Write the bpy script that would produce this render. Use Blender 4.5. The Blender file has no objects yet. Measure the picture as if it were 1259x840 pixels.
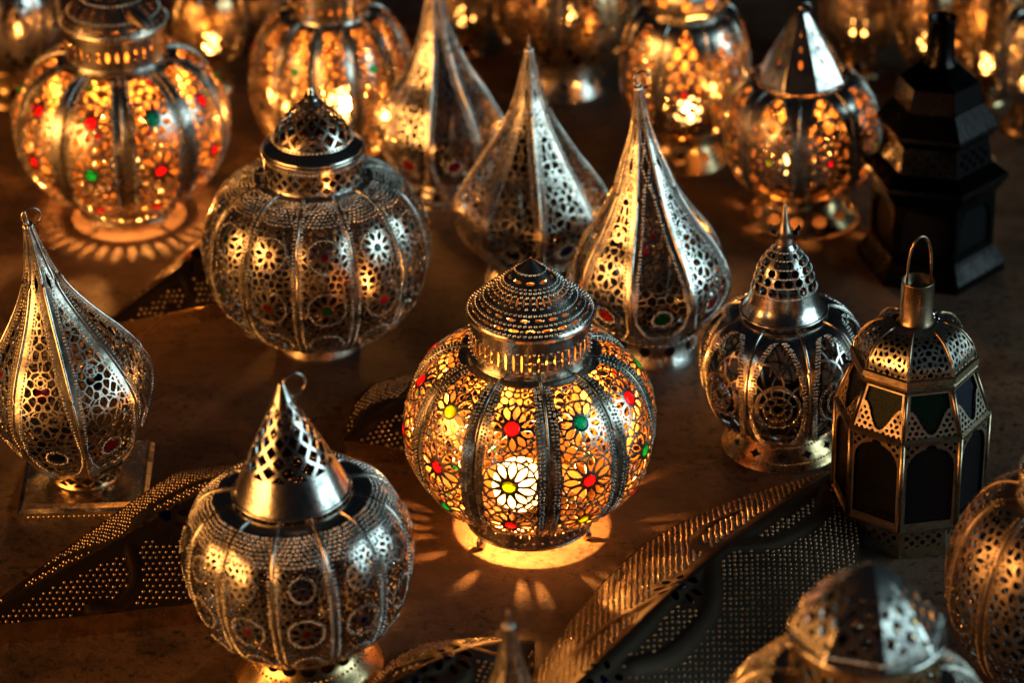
import bpy, math, random
import numpy as np
from mathutils import Matrix, Vector

PI = math.pi
rng = random.Random(7)
sc = bpy.context.scene
C = sc.collection

# ------------------------------------------------------------------ camera
PITCH = math.radians(30.0)
FPX, CX, CY = 3400.0, 629.5, 420.0          # focal length in photo pixels
CAM = np.array((0.0, -2.078, 1.2))
cd = bpy.data.cameras.new('camera')
cam = bpy.data.objects.new('camera', cd); C.objects.link(cam)
cam.location = CAM; cam.rotation_euler = (PI/2 - PITCH, 0, 0)
cd.sensor_width = 36.0; cd.lens = 36.0*FPX/1259.0
cd.clip_start = 0.05; cd.clip_end = 100.0
cd.dof.use_dof = True; cd.dof.focus_distance = 2.09; cd.dof.aperture_fstop = 4.5
cd.dof.aperture_blades = 0
sc.camera = cam

# ------------------------------------------------------------------ world, lamps, exposure
w = bpy.data.worlds.new('World'); sc.world = w; w.use_nodes = True
bg = w.node_tree.nodes['Background']
bg.inputs['Color'].default_value = (0.36, 0.42, 0.60, 1); bg.inputs['Strength'].default_value = 0.010

def area(name, loc, target, sx, sy, col, power):
    d = bpy.data.lights.new(name, 'AREA'); d.shape = 'RECTANGLE'; d.size = sx; d.size_y = sy
    d.color = col; d.energy = power
    o = bpy.data.objects.new(name, d); C.objects.link(o)
    o.location = loc
    o.rotation_euler = (Vector(target) - Vector(loc)).to_track_quat('-Z', 'Y').to_euler()
    return o
area('doorway_daylight_lamp', (2.45, -0.75, 0.92), (0, -0.1, 0.15), 2.0, 1.6, (0.62, 0.93, 1.0), 35.0)
area('stall_warm_lamp', (-2.1, -1.25, 0.62), (0, -0.1, 0.12), 2.0, 1.0, (1.0, 0.40, 0.09), 58.0)

vs = sc.view_settings
vs.view_transform = 'Standard'; vs.look = 'None'; vs.exposure = 0.0; vs.gamma = 1.0
vs.use_curve_mapping = False
sc.render.engine = 'CYCLES'
cy = sc.cycles
cy.max_bounces = 9; cy.diffuse_bounces = 4; cy.glossy_bounces = 6; cy.transmission_bounces = 8
cy.transparent_max_bounces = 12; cy.sample_clamp_indirect = 6.0; cy.sample_clamp_direct = 0.0
cy.caustics_reflective = True; cy.caustics_refractive = False; cy.blur_glossy = 0.6
cy.use_denoising = True
try:
    cy.denoiser = 'OPENIMAGEDENOISE'; cy.denoising_input_passes = 'RGB_ALBEDO_NORMAL'
except Exception: pass
cy.use_adaptive_sampling = False

# ------------------------------------------------------------------ materials
def newmat(name):
    m = bpy.data.materials.new(name); m.use_nodes = True
    nt = m.node_tree; b = nt.nodes['Principled BSDF']
    return m, nt, b

def metal(name, col, dark, r0, r1, scale=60.0, bump=0.25, tarn=0.5, inner=(0.05, 0.035, 0.025), inner_rough=0.55):
    # polished outside; the inner face of the sheet is raw, unpolished metal, toned darker for the shade seen through the holes
    m, nt, b = newmat(name); N, K = nt.nodes, nt.links
    tc = N.new('ShaderNodeTexCoord')
    n1 = N.new('ShaderNodeTexNoise'); n1.inputs['Scale'].default_value = scale; n1.inputs['Detail'].default_value = 5
    n1.inputs['Roughness'].default_value = 0.65
    n2 = N.new('ShaderNodeTexNoise'); n2.inputs['Scale'].default_value = scale*4; n2.inputs['Detail'].default_value = 3
    K.new(tc.outputs['Object'], n1.inputs['Vector']); K.new(tc.outputs['Object'], n2.inputs['Vector'])
    rp = N.new('ShaderNodeValToRGB'); e = rp.color_ramp.elements
    e[0].position = 0.30; e[0].color = (*dark, 1); e[1].position = 0.30 + tarn*0.5; e[1].color = (*col, 1)
    K.new(n1.outputs['Fac'], rp.inputs['Fac'])
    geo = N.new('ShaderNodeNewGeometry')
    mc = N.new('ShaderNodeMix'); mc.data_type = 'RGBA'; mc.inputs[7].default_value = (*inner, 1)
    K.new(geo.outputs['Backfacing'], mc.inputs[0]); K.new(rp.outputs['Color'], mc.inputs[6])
    K.new(mc.outputs[2], b.inputs['Base Color'])
    mr = N.new('ShaderNodeMapRange'); mr.inputs['From Min'].default_value = 0.3; mr.inputs['From Max'].default_value = 0.7
    mr.inputs['To Min'].default_value = r1; mr.inputs['To Max'].default_value = r0
    K.new(n1.outputs['Fac'], mr.inputs['Value'])
    mx = N.new('ShaderNodeMix'); mx.inputs[3].default_value = inner_rough
    K.new(geo.outputs['Backfacing'], mx.inputs[0]); K.new(mr.outputs['Result'], mx.inputs[2])
    K.new(mx.outputs[0], b.inputs['Roughness'])
    bp = N.new('ShaderNodeBump'); bp.inputs['Strength'].default_value = bump; bp.inputs['Distance'].default_value = 0.0006
    K.new(n2.outputs['Fac'], bp.inputs['Height']); K.new(bp.outputs['Normal'], b.inputs['Normal'])
    b.inputs['Metallic'].default_value = 1.0
    return m

M = {}
M['silver'] = metal('aged_silver', (0.70, 0.65, 0.56), (0.10, 0.09, 0.085), 0.17, 0.36)
M['lit_silver'] = metal('aged_silver_glow_inside', (0.70, 0.65, 0.56), (0.10, 0.09, 0.085), 0.17, 0.36, inner=(0.44, 0.27, 0.11), inner_rough=0.5)  # same silver; inside coloured orange for the glow of lit lanterns
M['steel'] = metal('bright_nickel', (0.77, 0.74, 0.68), (0.15, 0.14, 0.135), 0.13, 0.30)
M['brass'] = metal('warm_brass', (0.72, 0.50, 0.26), (0.14, 0.09, 0.045), 0.17, 0.36)
M['dull'] = metal('dull_pewter', (0.46, 0.37, 0.29), (0.10, 0.075, 0.06), 0.28, 0.5)
M['iron'] = metal('black_iron', (0.020, 0.018, 0.018), (0.008, 0.007, 0.008), 0.16, 0.34)
M['oldbrass'] = metal('old_brass', (0.44, 0.33, 0.21), (0.10, 0.075, 0.05), 0.20, 0.42)
M['bead'] = metal('bronze_glint', (0.42, 0.31, 0.20), (0.10, 0.075, 0.055), 0.22, 0.40)  # bronze tone paints the orange glint on the sconce beads
M['leaf'] = metal('dark_pressed_tin', (0.17, 0.155, 0.17), (0.045, 0.045, 0.06), 0.25, 0.42)

def glassy(name, col):
    m = bpy.data.materials.new(name); m.use_nodes = True
    nt = m.node_tree; N, K = nt.nodes, nt.links; N.clear()
    out = N.new('ShaderNodeOutputMaterial')
    tr = N.new('ShaderNodeBsdfTranslucent'); tr.inputs['Color'].default_value = (*col, 1)
    tp = N.new('ShaderNodeBsdfTransparent'); tp.inputs['Color'].default_value = (*[c*0.55 for c in col], 1)
    gl = N.new('ShaderNodeBsdfGlossy'); gl.inputs['Roughness'].default_value = 0.12
    df = N.new('ShaderNodeBsdfDiffuse'); df.inputs['Color'].default_value = (*[c*0.6 for c in col], 1)
    m1 = N.new('ShaderNodeMixShader'); m1.inputs[0].default_value = 0.55
    m0 = N.new('ShaderNodeMixShader'); m0.inputs[0].default_value = 0.08
    fr = N.new('ShaderNodeFresnel'); fr.inputs['IOR'].default_value = 1.45
    m2 = N.new('ShaderNodeMixShader')
    K.new(tr.outputs[0], m0.inputs[1]); K.new(df.outputs[0], m0.inputs[2])
    K.new(m0.outputs[0], m1.inputs[1]); K.new(tp.outputs[0], m1.inputs[2])
    K.new(fr.outputs[0], m2.inputs[0]); K.new(m1.outputs[0], m2.inputs[1]); K.new(gl.outputs[0], m2.inputs[2])
    K.new(m2.outputs[0], out.inputs['Surface'])
    return m
JW = {'r': glassy('red_glass', (0.98, 0.09, 0.16)), 'g': glassy('green_glass', (0.05, 0.62, 0.30)),
      'y': glassy('lime_glass', (0.62, 0.80, 0.10)), 't': glassy('teal_glass', (0.01, 0.36, 0.50)),
      'b': glassy('blue_glass', (0.03, 0.08, 0.45)), 'p': glassy('pink_glass', (0.95, 0.12, 0.20))}

def pane(name, col, rough=0.08):
    m, nt, b = newmat(name); N, K = nt.nodes, nt.links
    b.inputs['Base Color'].default_value = (*col, 1); b.inputs['Roughness'].default_value = rough
    b.inputs['Specular IOR Level'].default_value = 0.15
    n = N.new('ShaderNodeTexNoise'); n.inputs['Scale'].default_value = 40
    bp = N.new('ShaderNodeBump'); bp.inputs['Strength'].default_value = 0.3; bp.inputs['Distance'].default_value = 0.002
    K.new(n.outputs['Fac'], bp.inputs['Height']); K.new(bp.outputs['Normal'], b.inputs['Normal'])
    return m
M['pane_black'] = pane('smoked_glass', (0.006, 0.006, 0.007))
M['pane_green_reflection'] = pane('green_reflection_pane', (0.001, 0.010, 0.006))  # green reflection put into the pane colour
M['pane_blue'] = pane('blue_pane', (0.002, 0.003, 0.012))

def bulbmat(name, strength, col=(1.0, 0.37, 0.07)):
    m, nt, b = newmat(name)
    b.inputs['Base Color'].default_value = (0.9, 0.85, 0.75, 1)
    b.inputs['Emission Color'].default_value = (*col, 1); b.inputs['Emission Strength'].default_value = strength
    return m

_env = {}
def envelope(e):
    if e not in _env:
        m = bpy.data.materials.new('bulb_glass'); m.use_nodes = True; nt = m.node_tree; N, K = nt.nodes, nt.links; N.clear()
        out = N.new('ShaderNodeOutputMaterial'); t = N.new('ShaderNodeBsdfTransparent'); em = N.new('ShaderNodeEmission'); ad = N.new('ShaderNodeAddShader')
        t.inputs['Color'].default_value = (0.92, 0.9, 0.86, 1); em.inputs['Color'].default_value = (1.0, 0.46, 0.12, 1); em.inputs['Strength'].default_value = e
        K.new(t.outputs[0], ad.inputs[0]); K.new(em.outputs[0], ad.inputs[1]); K.new(ad.outputs[0], out.inputs['Surface']); _env[e] = m
    return _env[e]

def ground_mat():
    m, nt, b = newmat('worn_brown_ground'); N, K = nt.nodes, nt.links
    tc = N.new('ShaderNodeTexCoord')
    def noise(s, d=6, r=0.6, vec=None, dist=0.0):
        n = N.new('ShaderNodeTexNoise'); n.inputs['Scale'].default_value = s; n.inputs['Detail'].default_value = d
        n.inputs['Roughness'].default_value = r; n.inputs['Distortion'].default_value = dist
        K.new(vec or tc.outputs['Object'], n.inputs['Vector']); return n
    def ramp(inp, stops):
        r = N.new('ShaderNodeValToRGB'); el = r.color_ramp.elements
        while len(el) < len(stops): el.new(0.5)
        for e, (p, c) in zip(el, stops): e.position = p; e.color = (*c, 1)
        K.new(inp, r.inputs['Fac']); return r
    def mix(fac, a, c, mode='MULTIPLY'):
        x = N.new('ShaderNodeMix'); x.data_type = 'RGBA'; x.blend_type = mode
        if isinstance(fac, float): x.inputs[0].default_value = fac
        else: K.new(fac, x.inputs[0])
        K.new(a, x.inputs[6]); K.new(c, x.inputs[7]); return x.outputs[2]
    big = ramp(noise(3.2, 5, 0.6, dist=0.6).outputs['Fac'], [(0.28, (0.062, 0.034, 0.023)), (0.52, (0.115, 0.064, 0.038)), (0.75, (0.19, 0.11, 0.06))])
    mp = N.new('ShaderNodeMapping'); mp.inputs['Scale'].default_value = (1.0, 7.0, 1.0); mp.inputs['Rotation'].default_value = (0, 0, 0.18)
    K.new(tc.outputs['Object'], mp.inputs['Vector'])
    streak = ramp(noise(7, 6, 0.65, mp.outputs['Vector'], 0.4).outputs['Fac'], [(0.3, (0.62, 0.60, 0.60)), (0.6, (1, 1, 1)), (0.8, (1.15, 1.1, 1.06))])
    patch = ramp(noise(11, 6, 0.7, dist=1.0).outputs['Fac'], [(0.36, (0.30, 0.27, 0.26)), (0.5, (1, 1, 1)), (0.8, (1.2, 1.12, 1.0))])
    speck = ramp(noise(120, 8, 0.8).outputs['Fac'], [(0.43, (0.05, 0.04, 0.035)), (0.475, (1, 1, 1))])
    where = ramp(noise(6.5, 4, 0.6).outputs['Fac'], [(0.40, (0, 0, 0)), (0.50, (1, 1, 1))])
    col = mix(1.0, big.outputs['Color'], streak.outputs['Color'])
    col = mix(0.8, col, patch.outputs['Color'])
    col = mix(where.outputs['Color'], col, speck.outputs['Color'])
    K.new(col, b.inputs['Base Color'])
    rr = ramp(noise(14, 5).outputs['Fac'], [(0.3, (0.38,)*3), (0.7, (0.62,)*3)])
    K.new(rr.outputs['Color'], b.inputs['Roughness'])
    bp = N.new('ShaderNodeBump'); bp.inputs['Strength'].default_value = 0.8; bp.inputs['Distance'].default_value = 0.005
    K.new(noise(70, 10, 0.78).outputs['Fac'], bp.inputs['Height'])
    bp2 = N.new('ShaderNodeBump'); bp2.inputs['Strength'].default_value = 0.35; bp2.inputs['Distance'].default_value = 0.02
    K.new(noise(6, 4, 0.6).outputs['Fac'], bp2.inputs['Height']); K.new(bp2.outputs['Normal'], bp.inputs['Normal'])
    K.new(bp.outputs['Normal'], b.inputs['Normal'])
    b.inputs['Specular IOR Level'].default_value = 0.35
    return m
M['ground'] = ground_mat()

# ------------------------------------------------------------------ mesh helpers
def to_mesh(name, V, F, mats=(), smooth=True, uniq=True):
    me = bpy.data.meshes.new(name)
    me.from_pydata([tuple(v) for v in V] if not isinstance(V, np.ndarray) else V.tolist(), [], F)
    if smooth:
        me.polygons.foreach_set('use_smooth', [True]*len(me.polygons))
    for m in mats: me.materials.append(m)
    me.update()
    return me

def obj(name, me, parent=None, rz=0.0):
    o = bpy.data.objects.new(name, me); C.objects.link(o)
    if parent is not None: o.parent = parent
    if rz: o.rotation_euler = (0, 0, rz)
    return o

def thing(name, label, cat, loc, group=None, rz=0.0, tilt=(0, 0)):
    o = bpy.data.objects.new(name, None); C.objects.link(o)
    o.empty_display_size = 0.02
    o.location = loc; o.rotation_euler = (tilt[0], tilt[1], rz)
    o['label'] = label; o['category'] = cat
    if group: o['group'] = group
    return o

_bd = None
def bead_template():
    global _bd
    if _bd is None:
        V = [(0, 0, 1.0)]; F = []
        S = 6
        for ring, (r, z) in enumerate(((0.74, 0.68), (1.0, -0.05))):
            for i in range(S):
                a = 2*PI*i/S + ring*PI/S
                V.append((r*math.cos(a), r*math.sin(a), z))
        for i in range(S):
            j = (i+1) % S
            F.append((0, 1+i, 1+j))
            F.append((1+i, 1+S+i, 1+j)); F.append((1+j, 1+S+i, 1+S+j))
        _bd = (np.array(V), np.array(F))
    return _bd

def march(P, Nn, f, thick):
    """P,Nn (nv,nu,3); f (nv,nu) >0 = metal. Returns verts, faces of a sheet pierced where f<0, rims included."""
    nv, nu = P.shape[:2]
    V = P.reshape(-1, 3); NN = Nn.reshape(-1, 3)
    idx = np.arange(nv*nu).reshape(nv, nu)
    a, b, c, d = idx[:-1, :-1].ravel(), idx[:-1, 1:].ravel(), idx[1:, 1:].ravel(), idx[1:, :-1].ravel()
    if f is None:
        return V, NN, [tuple(q) for q in np.stack((a, b, c, d), 1).tolist()]
    fv = f.ravel().astype(float).copy()
    fv[np.abs(fv) < 1e-7] = 1e-7
    allin = (fv[a] > 0) & (fv[b] > 0) & (fv[c] > 0) & (fv[d] > 0)
    allout = (fv[a] < 0) & (fv[b] < 0) & (fv[c] < 0) & (fv[d] < 0)
    faces = np.stack((a, b, c, d), 1)[allin].tolist()
    mixd = ~(allin | allout)
    a, b, c, d = a[mixd], b[mixd], c[mixd], d[mixd]
    T = np.concatenate((np.stack((a, b, c), 1), np.stack((a, c, d), 1)))
    s = fv[T] > 0; cnt = s.sum(1)
    faces += T[cnt == 3].tolist()
    newk = {}
    extraV, extraN, segs = [], [], []
    base = len(V)
    def roll(T, k): return np.stack([T[np.arange(len(T)), (k+i) % 3] for i in range(3)], 1)
    T1 = T[cnt == 1]; T1 = roll(T1, np.argmax(fv[T1] > 0, 1)) if len(T1) else T1
    T2 = T[cnt == 2]; T2 = roll(T2, np.argmax(fv[T2] < 0, 1)) if len(T2) else T2
    def ekeys(T, i, j):
        lo = np.minimum(T[:, i], T[:, j]); hi = np.maximum(T[:, i], T[:, j]); return lo*(nv*nu)+hi
    parts = []
    for TT in (T1, T2):
        parts.append((ekeys(TT, 0, 1), ekeys(TT, 0, 2)) if len(TT) else (np.zeros(0, int), np.zeros(0, int)))
    allk = np.concatenate([parts[0][0], parts[0][1], parts[1][0], parts[1][1]])
    if len(allk):
        uk, inv = np.unique(allk, return_inverse=True)
        lo, hi = uk // (nv*nu), uk % (nv*nu)
        tt = fv[lo]/(fv[lo]-fv[hi]); tt = np.clip(tt, 0.02, 0.98)[:, None]
        EV = V[lo]*(1-tt)+V[hi]*tt; EN = NN[lo]*(1-tt)+NN[hi]*tt
        n1, n2 = len(T1), len(T2)
        e01a, e02a = inv[:n1]+base, inv[n1:2*n1]+base
        e01b, e02b = inv[2*n1:2*n1+n2]+base, inv[2*n1+n2:]+base
        if n1: faces += np.stack((T1[:, 0], e01a, e02a), 1).tolist()
        if n2: faces += np.stack((e01b, T2[:, 1], T2[:, 2], e02b), 1).tolist()
        V = np.concatenate((V, EV)); NN = np.concatenate((NN, EN))
        # rims: own outer ring (crease) + inner ring
        b2 = len(V); ne = len(EV)
        V = np.concatenate((V, EV, EV - EN*thick)); NN = np.concatenate((NN, EN, EN))
        sa = np.concatenate((e01a, e02b)) - base; sb = np.concatenate((e02a, e01b)) - base
        faces += np.stack((b2+sb, b2+sa, b2+ne+sa, b2+ne+sb), 1).tolist()
    # drop loose vertices
    used = np.zeros(len(V), bool)
    flat = np.fromiter((i for q in faces for i in q), dtype=int)
    used[flat] = True
    remap = np.cumsum(used)-1
    faces = [tuple(remap[i] for i in q) for q in faces]
    return V[used], NN[used], faces

class Surf:
    """surface of revolution between azimuths -ha..ha (0 = towards -Y), profile resampled by arc length"""
    def __init__(s, prof, ha, nu, nv, lobe=0.0, ngon=0, noff=0.0):
        p = np.array(prof, float)
        seg = np.hypot(*np.diff(p, axis=0).T); L = np.concatenate(([0], np.cumsum(seg)))
        s.L = L[-1]; s.y = np.linspace(0, s.L, nv+1)
        s.r = np.maximum(np.interp(s.y, L, p[:, 0]), 1e-4); s.z = np.interp(s.y, L, p[:, 1])
        s.ha = ha; s.t = np.linspace(-1, 1, nu+1)
        th = s.t*ha
        Rr = s.r[:, None]*np.ones_like(th)[None, :]
        if lobe: Rr = Rr*(1 - lobe*s.t**2)[None, :]
        if ngon:
            k = np.mod(th - noff, 2*PI/ngon) - PI/ngon
            Rr = Rr*(math.cos(PI/ngon)/np.cos(k))[None, :]*0.5*(1+1/math.cos(PI/ngon))
        s.P = np.stack((Rr*np.sin(th)[None, :], -Rr*np.cos(th)[None, :], s.z[:, None]*np.ones_like(Rr)), -1)
        du = np.gradient(s.P, axis=1); dv = np.gradient(s.P, axis=0)
        n = np.cross(du, dv); n /= np.maximum(np.linalg.norm(n, axis=-1, keepdims=True), 1e-12)
        s.N = n
        s.T = np.broadcast_to(s.t[None, :], Rr.shape); s.TH = s.T*ha
        s.Y = np.broadcast_to(s.y[:, None], Rr.shape)
        s.HW = np.broadcast_to((s.r*ha)[:, None], Rr.shape)
        s.X = s.T*s.HW
        s.a = s.r.max()*ha
    def hw(s, y): return np.interp(y, s.y, s.r)*s.ha
    def at(s, x, y):
        x = np.asarray(x, float); y = np.asarray(y, float)
        t = np.clip(x/np.maximum(s.hw(y), 1e-6), -1, 1)
        return s.att(t, y)
    def att(s, t, y):
        nv, nu = s.P.shape[0]-1, s.P.shape[1]-1
        fu = np.clip((t+1)/2*nu, 0, nu-1e-6); fw = np.clip(y/s.L*nv, 0, nv-1e-6)
        i, j = fw.astype(int), fu.astype(int); a, b = (fw-i)[..., None], (fu-j)[..., None]
        def g(A): return (A[i, j]*(1-a)*(1-b)+A[i+1, j]*a*(1-b)+A[i, j+1]*(1-a)*b+A[i+1, j+1]*a*b)
        n = g(s.N); n /= np.maximum(np.linalg.norm(n, axis=-1, keepdims=True), 1e-9)
        return g(s.P), n
    def build(s, name, f=None, beads=None, thick=0.0009, mat=None):
        V, Nn, F = march(s.P, s.N, f, thick)
        if beads is not None and len(beads):
            B = np.array(beads, float)            # x, y, rad
            p, n = s.at(B[:, 0], B[:, 1]); V, F = add_beads(V, F, p, n, B[:, 2])
        return to_mesh(name, np.asarray(V), F, (mat,) if mat else ())

def add_beads(V, F, p, n, rad):
    tv, tf = bead_template()
    up = np.where(np.abs(n[:, 2:3]) > 0.9, np.array([[1.0, 0, 0]]), np.array([[0, 0, 1.0]]))
    u = np.cross(up, n); u /= np.linalg.norm(u, axis=1, keepdims=True); v = np.cross(n, u)
    BV = (p[:, None, :] + rad[:, None, None]*(tv[None, :, 0:1]*u[:, None]+tv[None, :, 1:2]*v[:, None]+tv[None, :, 2:3]*n[:, None])).reshape(-1, 3)
    off = len(V) + np.arange(len(p))[:, None, None]*len(tv)
    BF = (tf[None]+off).reshape(-1, 3).tolist()
    return np.concatenate((np.asarray(V), BV)), list(F)+[tuple(q) for q in BF]

def lathe(name, prof, mat, seg=64, nv=None, ngon=0, noff=0.0, smooth=True):
    p = np.array(prof, float); n = len(p)
    th = np.linspace(0, 2*PI, seg, endpoint=False)
    V = []; F = []
    for r, z in p:
        for a in th: V.append((r*math.sin(a), -r*math.cos(a), z))
    for i in range(n-1):
        for j in range(seg):
            k = (j+1) % seg
            F.append((i*seg+j, i*seg+k, (i+1)*seg+k, (i+1)*seg+j))
    return to_mesh(name, V, F, (mat,), smooth)

def sweep(name, pts, rad, mat, segs=8, closed=False):
    pts = [Vector(p) for p in pts]; n = len(pts); V = []; F = []
    rad = rad if hasattr(rad, '__len__') else [rad]*n
    for i, p in enumerate(pts):
        if closed: t = pts[(i+1) % n]-pts[i-1]
        else: t = pts[min(i+1, n-1)]-pts[max(i-1, 0)]
        t.normalize()
        up = Vector((0, 0, 1)) if abs(t.z) < 0.93 else Vector((0.05, 1, 0))
        u = t.cross(up).normalized(); v = t.cross(u).normalized()
        for k in range(segs):
            a = 2*PI*k/segs; V.append(p+rad[i]*(math.cos(a)*u+math.sin(a)*v))
    for i in range(n if closed else n-1):
        for k in range(segs):
            l = (k+1) % segs; j = (i+1) % n
            F.append((i*segs+k, i*segs+l, j*segs+l, j*segs+k))
    if not closed:
        F.append(tuple(range(segs-1, -1, -1))); F.append(tuple((n-1)*segs+k for k in range(segs)))
    return to_mesh(name, V, F, (mat,))

def catmull(pts, n=14):
    p = np.array(pts, float); p = np.concatenate((2*p[:1]-p[1:2], p, 2*p[-1:]-p[-2:-1])); out = []
    for i in range(1, len(p)-2):
        for t in np.linspace(0, 1, n, endpoint=False):
            a, b, c, d = p[i-1:i+3]
            out.append(0.5*((2*b)+(-a+c)*t+(2*a-5*b+4*c-d)*t*t+(-a+3*b-3*c+d)*t**3))
    out.append(p[-2]); out = np.array(out); out[:, 0] = np.maximum(out[:, 0], 0.0004)
    return out

def belly(bot, mx, top, e=1.0, n=28):
    """rounded body: bottom, widest and top (r, z)"""
    out = []
    for k in range(n+1):
        f = PI/2*(1-k/n); out.append((bot[0]+(mx[0]-bot[0])*math.cos(f)**e, mx[1]-(mx[1]-bot[1])*math.sin(f)))
    for k in range(1, n+1):
        f = PI/2*k/n; out.append((top[0]+(mx[0]-top[0])*math.cos(f)**e, mx[1]+(top[1]-mx[1])*math.sin(f)))
    return out

# ------------------------------------------------------------------ pierced-work fields (>0 metal, metres)
def f_rosette(X, Y, cx, cy_, R, rj, k, wb, ph=0.0):
    dx, dy = X-cx, Y-cy_; d = np.hypot(dx, dy); th = np.arctan2(dy, dx)+ph
    f = np.maximum(wb*1.15-np.abs(d-R), wb*1.3-np.abs(d-rj))
    u = np.clip((d-rj)/(R-rj), 0, 1)
    m = np.abs(np.mod(th, 2*PI/k)-PI/k)
    edge = (PI/k)*0.97*np.sin(PI*np.clip(u, 0, 1)**0.85)**0.75
    f = np.maximum(f, np.where((d > rj) & (d < R), wb-np.abs(m-edge)*d*0.85, -1))
    f = np.where(d < rj-wb*1.3, -np.abs(rj-d), f)
    return f, d

def f_flower(X, Y, s, wb, ox=0.0, oy=0.0):
    """interlaced circles"""
    f = np.full(X.shape, -1.0); h = s*math.sqrt(3)/2
    j0, j1 = int(np.floor((Y.min()-oy)/h))-1, int(np.ceil((Y.max()-oy)/h))+2
    i0, i1 = int(np.floor((X.min()-ox)/s))-2, int(np.ceil((X.max()-ox)/s))+2
    for j in range(j0, j1):
        for i in range(i0, i1):
            cx = ox+(i+0.5*(j % 2))*s; cy_ = oy+j*h
            f = np.maximum(f, wb-np.abs(np.hypot(X-cx, Y-cy_)-s))
    return f

def f_cells(X, Y, sp, wb, seed=1, mirror=True):
    """irregular hand cut filigree: cells between thin bars"""
    r = np.random.RandomState(seed)
    Xa = np.abs(X) if mirror else X
    xs = np.arange(Xa.min()-sp, Xa.max()+sp*1.5, sp); ys = np.arange(Y.min()-sp, Y.max()+sp*1.5, sp*0.87)
    gx, gy = np.meshgrid(xs, ys); gx = gx+(np.arange(len(ys)) % 2)[:, None]*sp/2
    pts = np.stack((gx.ravel(), gy.ravel()), 1)+r.uniform(-0.30, 0.30, (gx.size, 2))*sp
    d1 = np.full(X.shape, 9.0); d2 = np.full(X.shape, 9.0)
    for px, py in pts:
        rows = np.abs(Y[:, 0]-py) < sp*2.2
        if not rows.any(): continue
        d = np.hypot(Xa[rows]-px, Y[rows]-py); a, b = d1[rows], d2[rows]
        b = np.minimum(b, np.maximum(a, d)); a = np.minimum(a, d); d1[rows] = a; d2[rows] = b
    return wb-(d2-d1)*0.5

def f_scales(X, Y, s, wb, oy=0.0):
    """overlapping pointed scales, as in netted windows"""
    f = np.full(X.shape, -1.0)
    j0, j1 = int(np.floor((Y.min()-oy)/(s*0.75)))-2, int(np.ceil((Y.max()-oy)/(s*0.75)))+2
    i0, i1 = int(np.floor(X.min()/s))-2, int(np.ceil(X.max()/s))+3
    for j in range(j0, j1):
        for i in range(i0, i1):
            cx = (i+0.5*(j % 2))*s; cy_ = oy+j*s*0.75
            dd = np.hypot(X-cx, (Y-cy_)*0.8)
            f = np.maximum(f, np.where(Y > cy_-s*0.25, wb-np.abs(dd-s*0.72), -1))
    return f

def f_diamond(X, Y, pitch, wb, slope=1.0):
    g = math.hypot(1, slope)
    def l(q): return wb-np.abs(np.mod(q+pitch/2, pitch)-pitch/2)
    return np.maximum(l((X*slope+Y)/g), l((X*slope-Y)/g))

def rowbeads(S, curve, rad, pitch, y0, y1):
    """beads along x=+-curve(y) from y0 to y1"""
    out = []; ys = np.linspace(y0, y1, 600); xs = np.array([curve(v) for v in ys])
    d = np.concatenate(([0], np.cumsum(np.hypot(np.diff(xs), np.diff(ys)))))
    for q in np.arange(0, d[-1], pitch):
        y = np.interp(q, d, ys); x = np.interp(q, d, xs)
        if x > -1e-9:
            out.append((x, y, rad))
            if x > rad*0.6: out.append((-x, y, rad))
    return out

def ringbeads(cx, cy_, R, rad, pitch):
    n = max(6, int(2*PI*R/pitch))
    return [(cx+R*math.cos(2*PI*i/n), cy_+R*math.sin(2*PI*i/n), rad) for i in range(n)]

def pat_melon(S, ros, wb=0.030, top=0.93, dense=None, margin=0.24, rows=2, brad=0.034, k=10, fill=0.55, cells=0.0, seed=1):
    """ros: (y fraction, radius in half widths, jewel radius) list"""
    a, L = S.a, S.L; wb *= a
    def xin(y): return np.maximum(S.hw(y)*(1-margin)-0.15*a, 0.0)
    XI = xin(S.Y); yt = (dense or top)*L
    box = np.minimum(np.minimum(XI-np.abs(S.X), S.Y-0.035*L), yt-S.Y)
    if not dense: box = np.minimum(box, (yt-S.Y)*0.8+XI*0.15-np.abs(S.X)*0.15)
    f = f_cells(S.X, S.Y, cells*a, wb*0.8, seed) if cells else f_flower(S.X, S.Y, fill*a, wb*0.9, 0, ros[0][0]*L)
    beads = []; jewels = []
    for (u, R, rj) in ros:
        cy_ = u*L; R = min(R*a, float(xin(cy_))*1.02); rj = rj*a
        fr, d = f_rosette(S.X, S.Y, 0, cy_, R, rj, k, wb)
        f = np.where(d < R+wb, fr, f)
        beads += ringbeads(0, cy_, R, brad*a*0.62, 0.10*a)
        jewels.append((0, cy_, rj))
    f = np.maximum(f, -box)
    for q in range(rows):
        off = (0.06+brad*2.5*q)*a
        beads += rowbeads(S, lambda y: xin(y)+off, brad*a, brad*2.6*a, 0.04*L, top*L)
    if dense:
        p = brad*2.9*a; j = 0
        y = dense*L+0.03*a
        while y < top*L:
            xm = float(xin(y)); i = 0 if j % 2 == 0 else 0.5
            while i*p <= xm:
                beads.append((i*p, y, brad*a))
                if i > 0: beads.append((-i*p, y, brad*a))
                i += 1
            y += p*0.87; j += 1
    return f, beads, jewels

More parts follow.
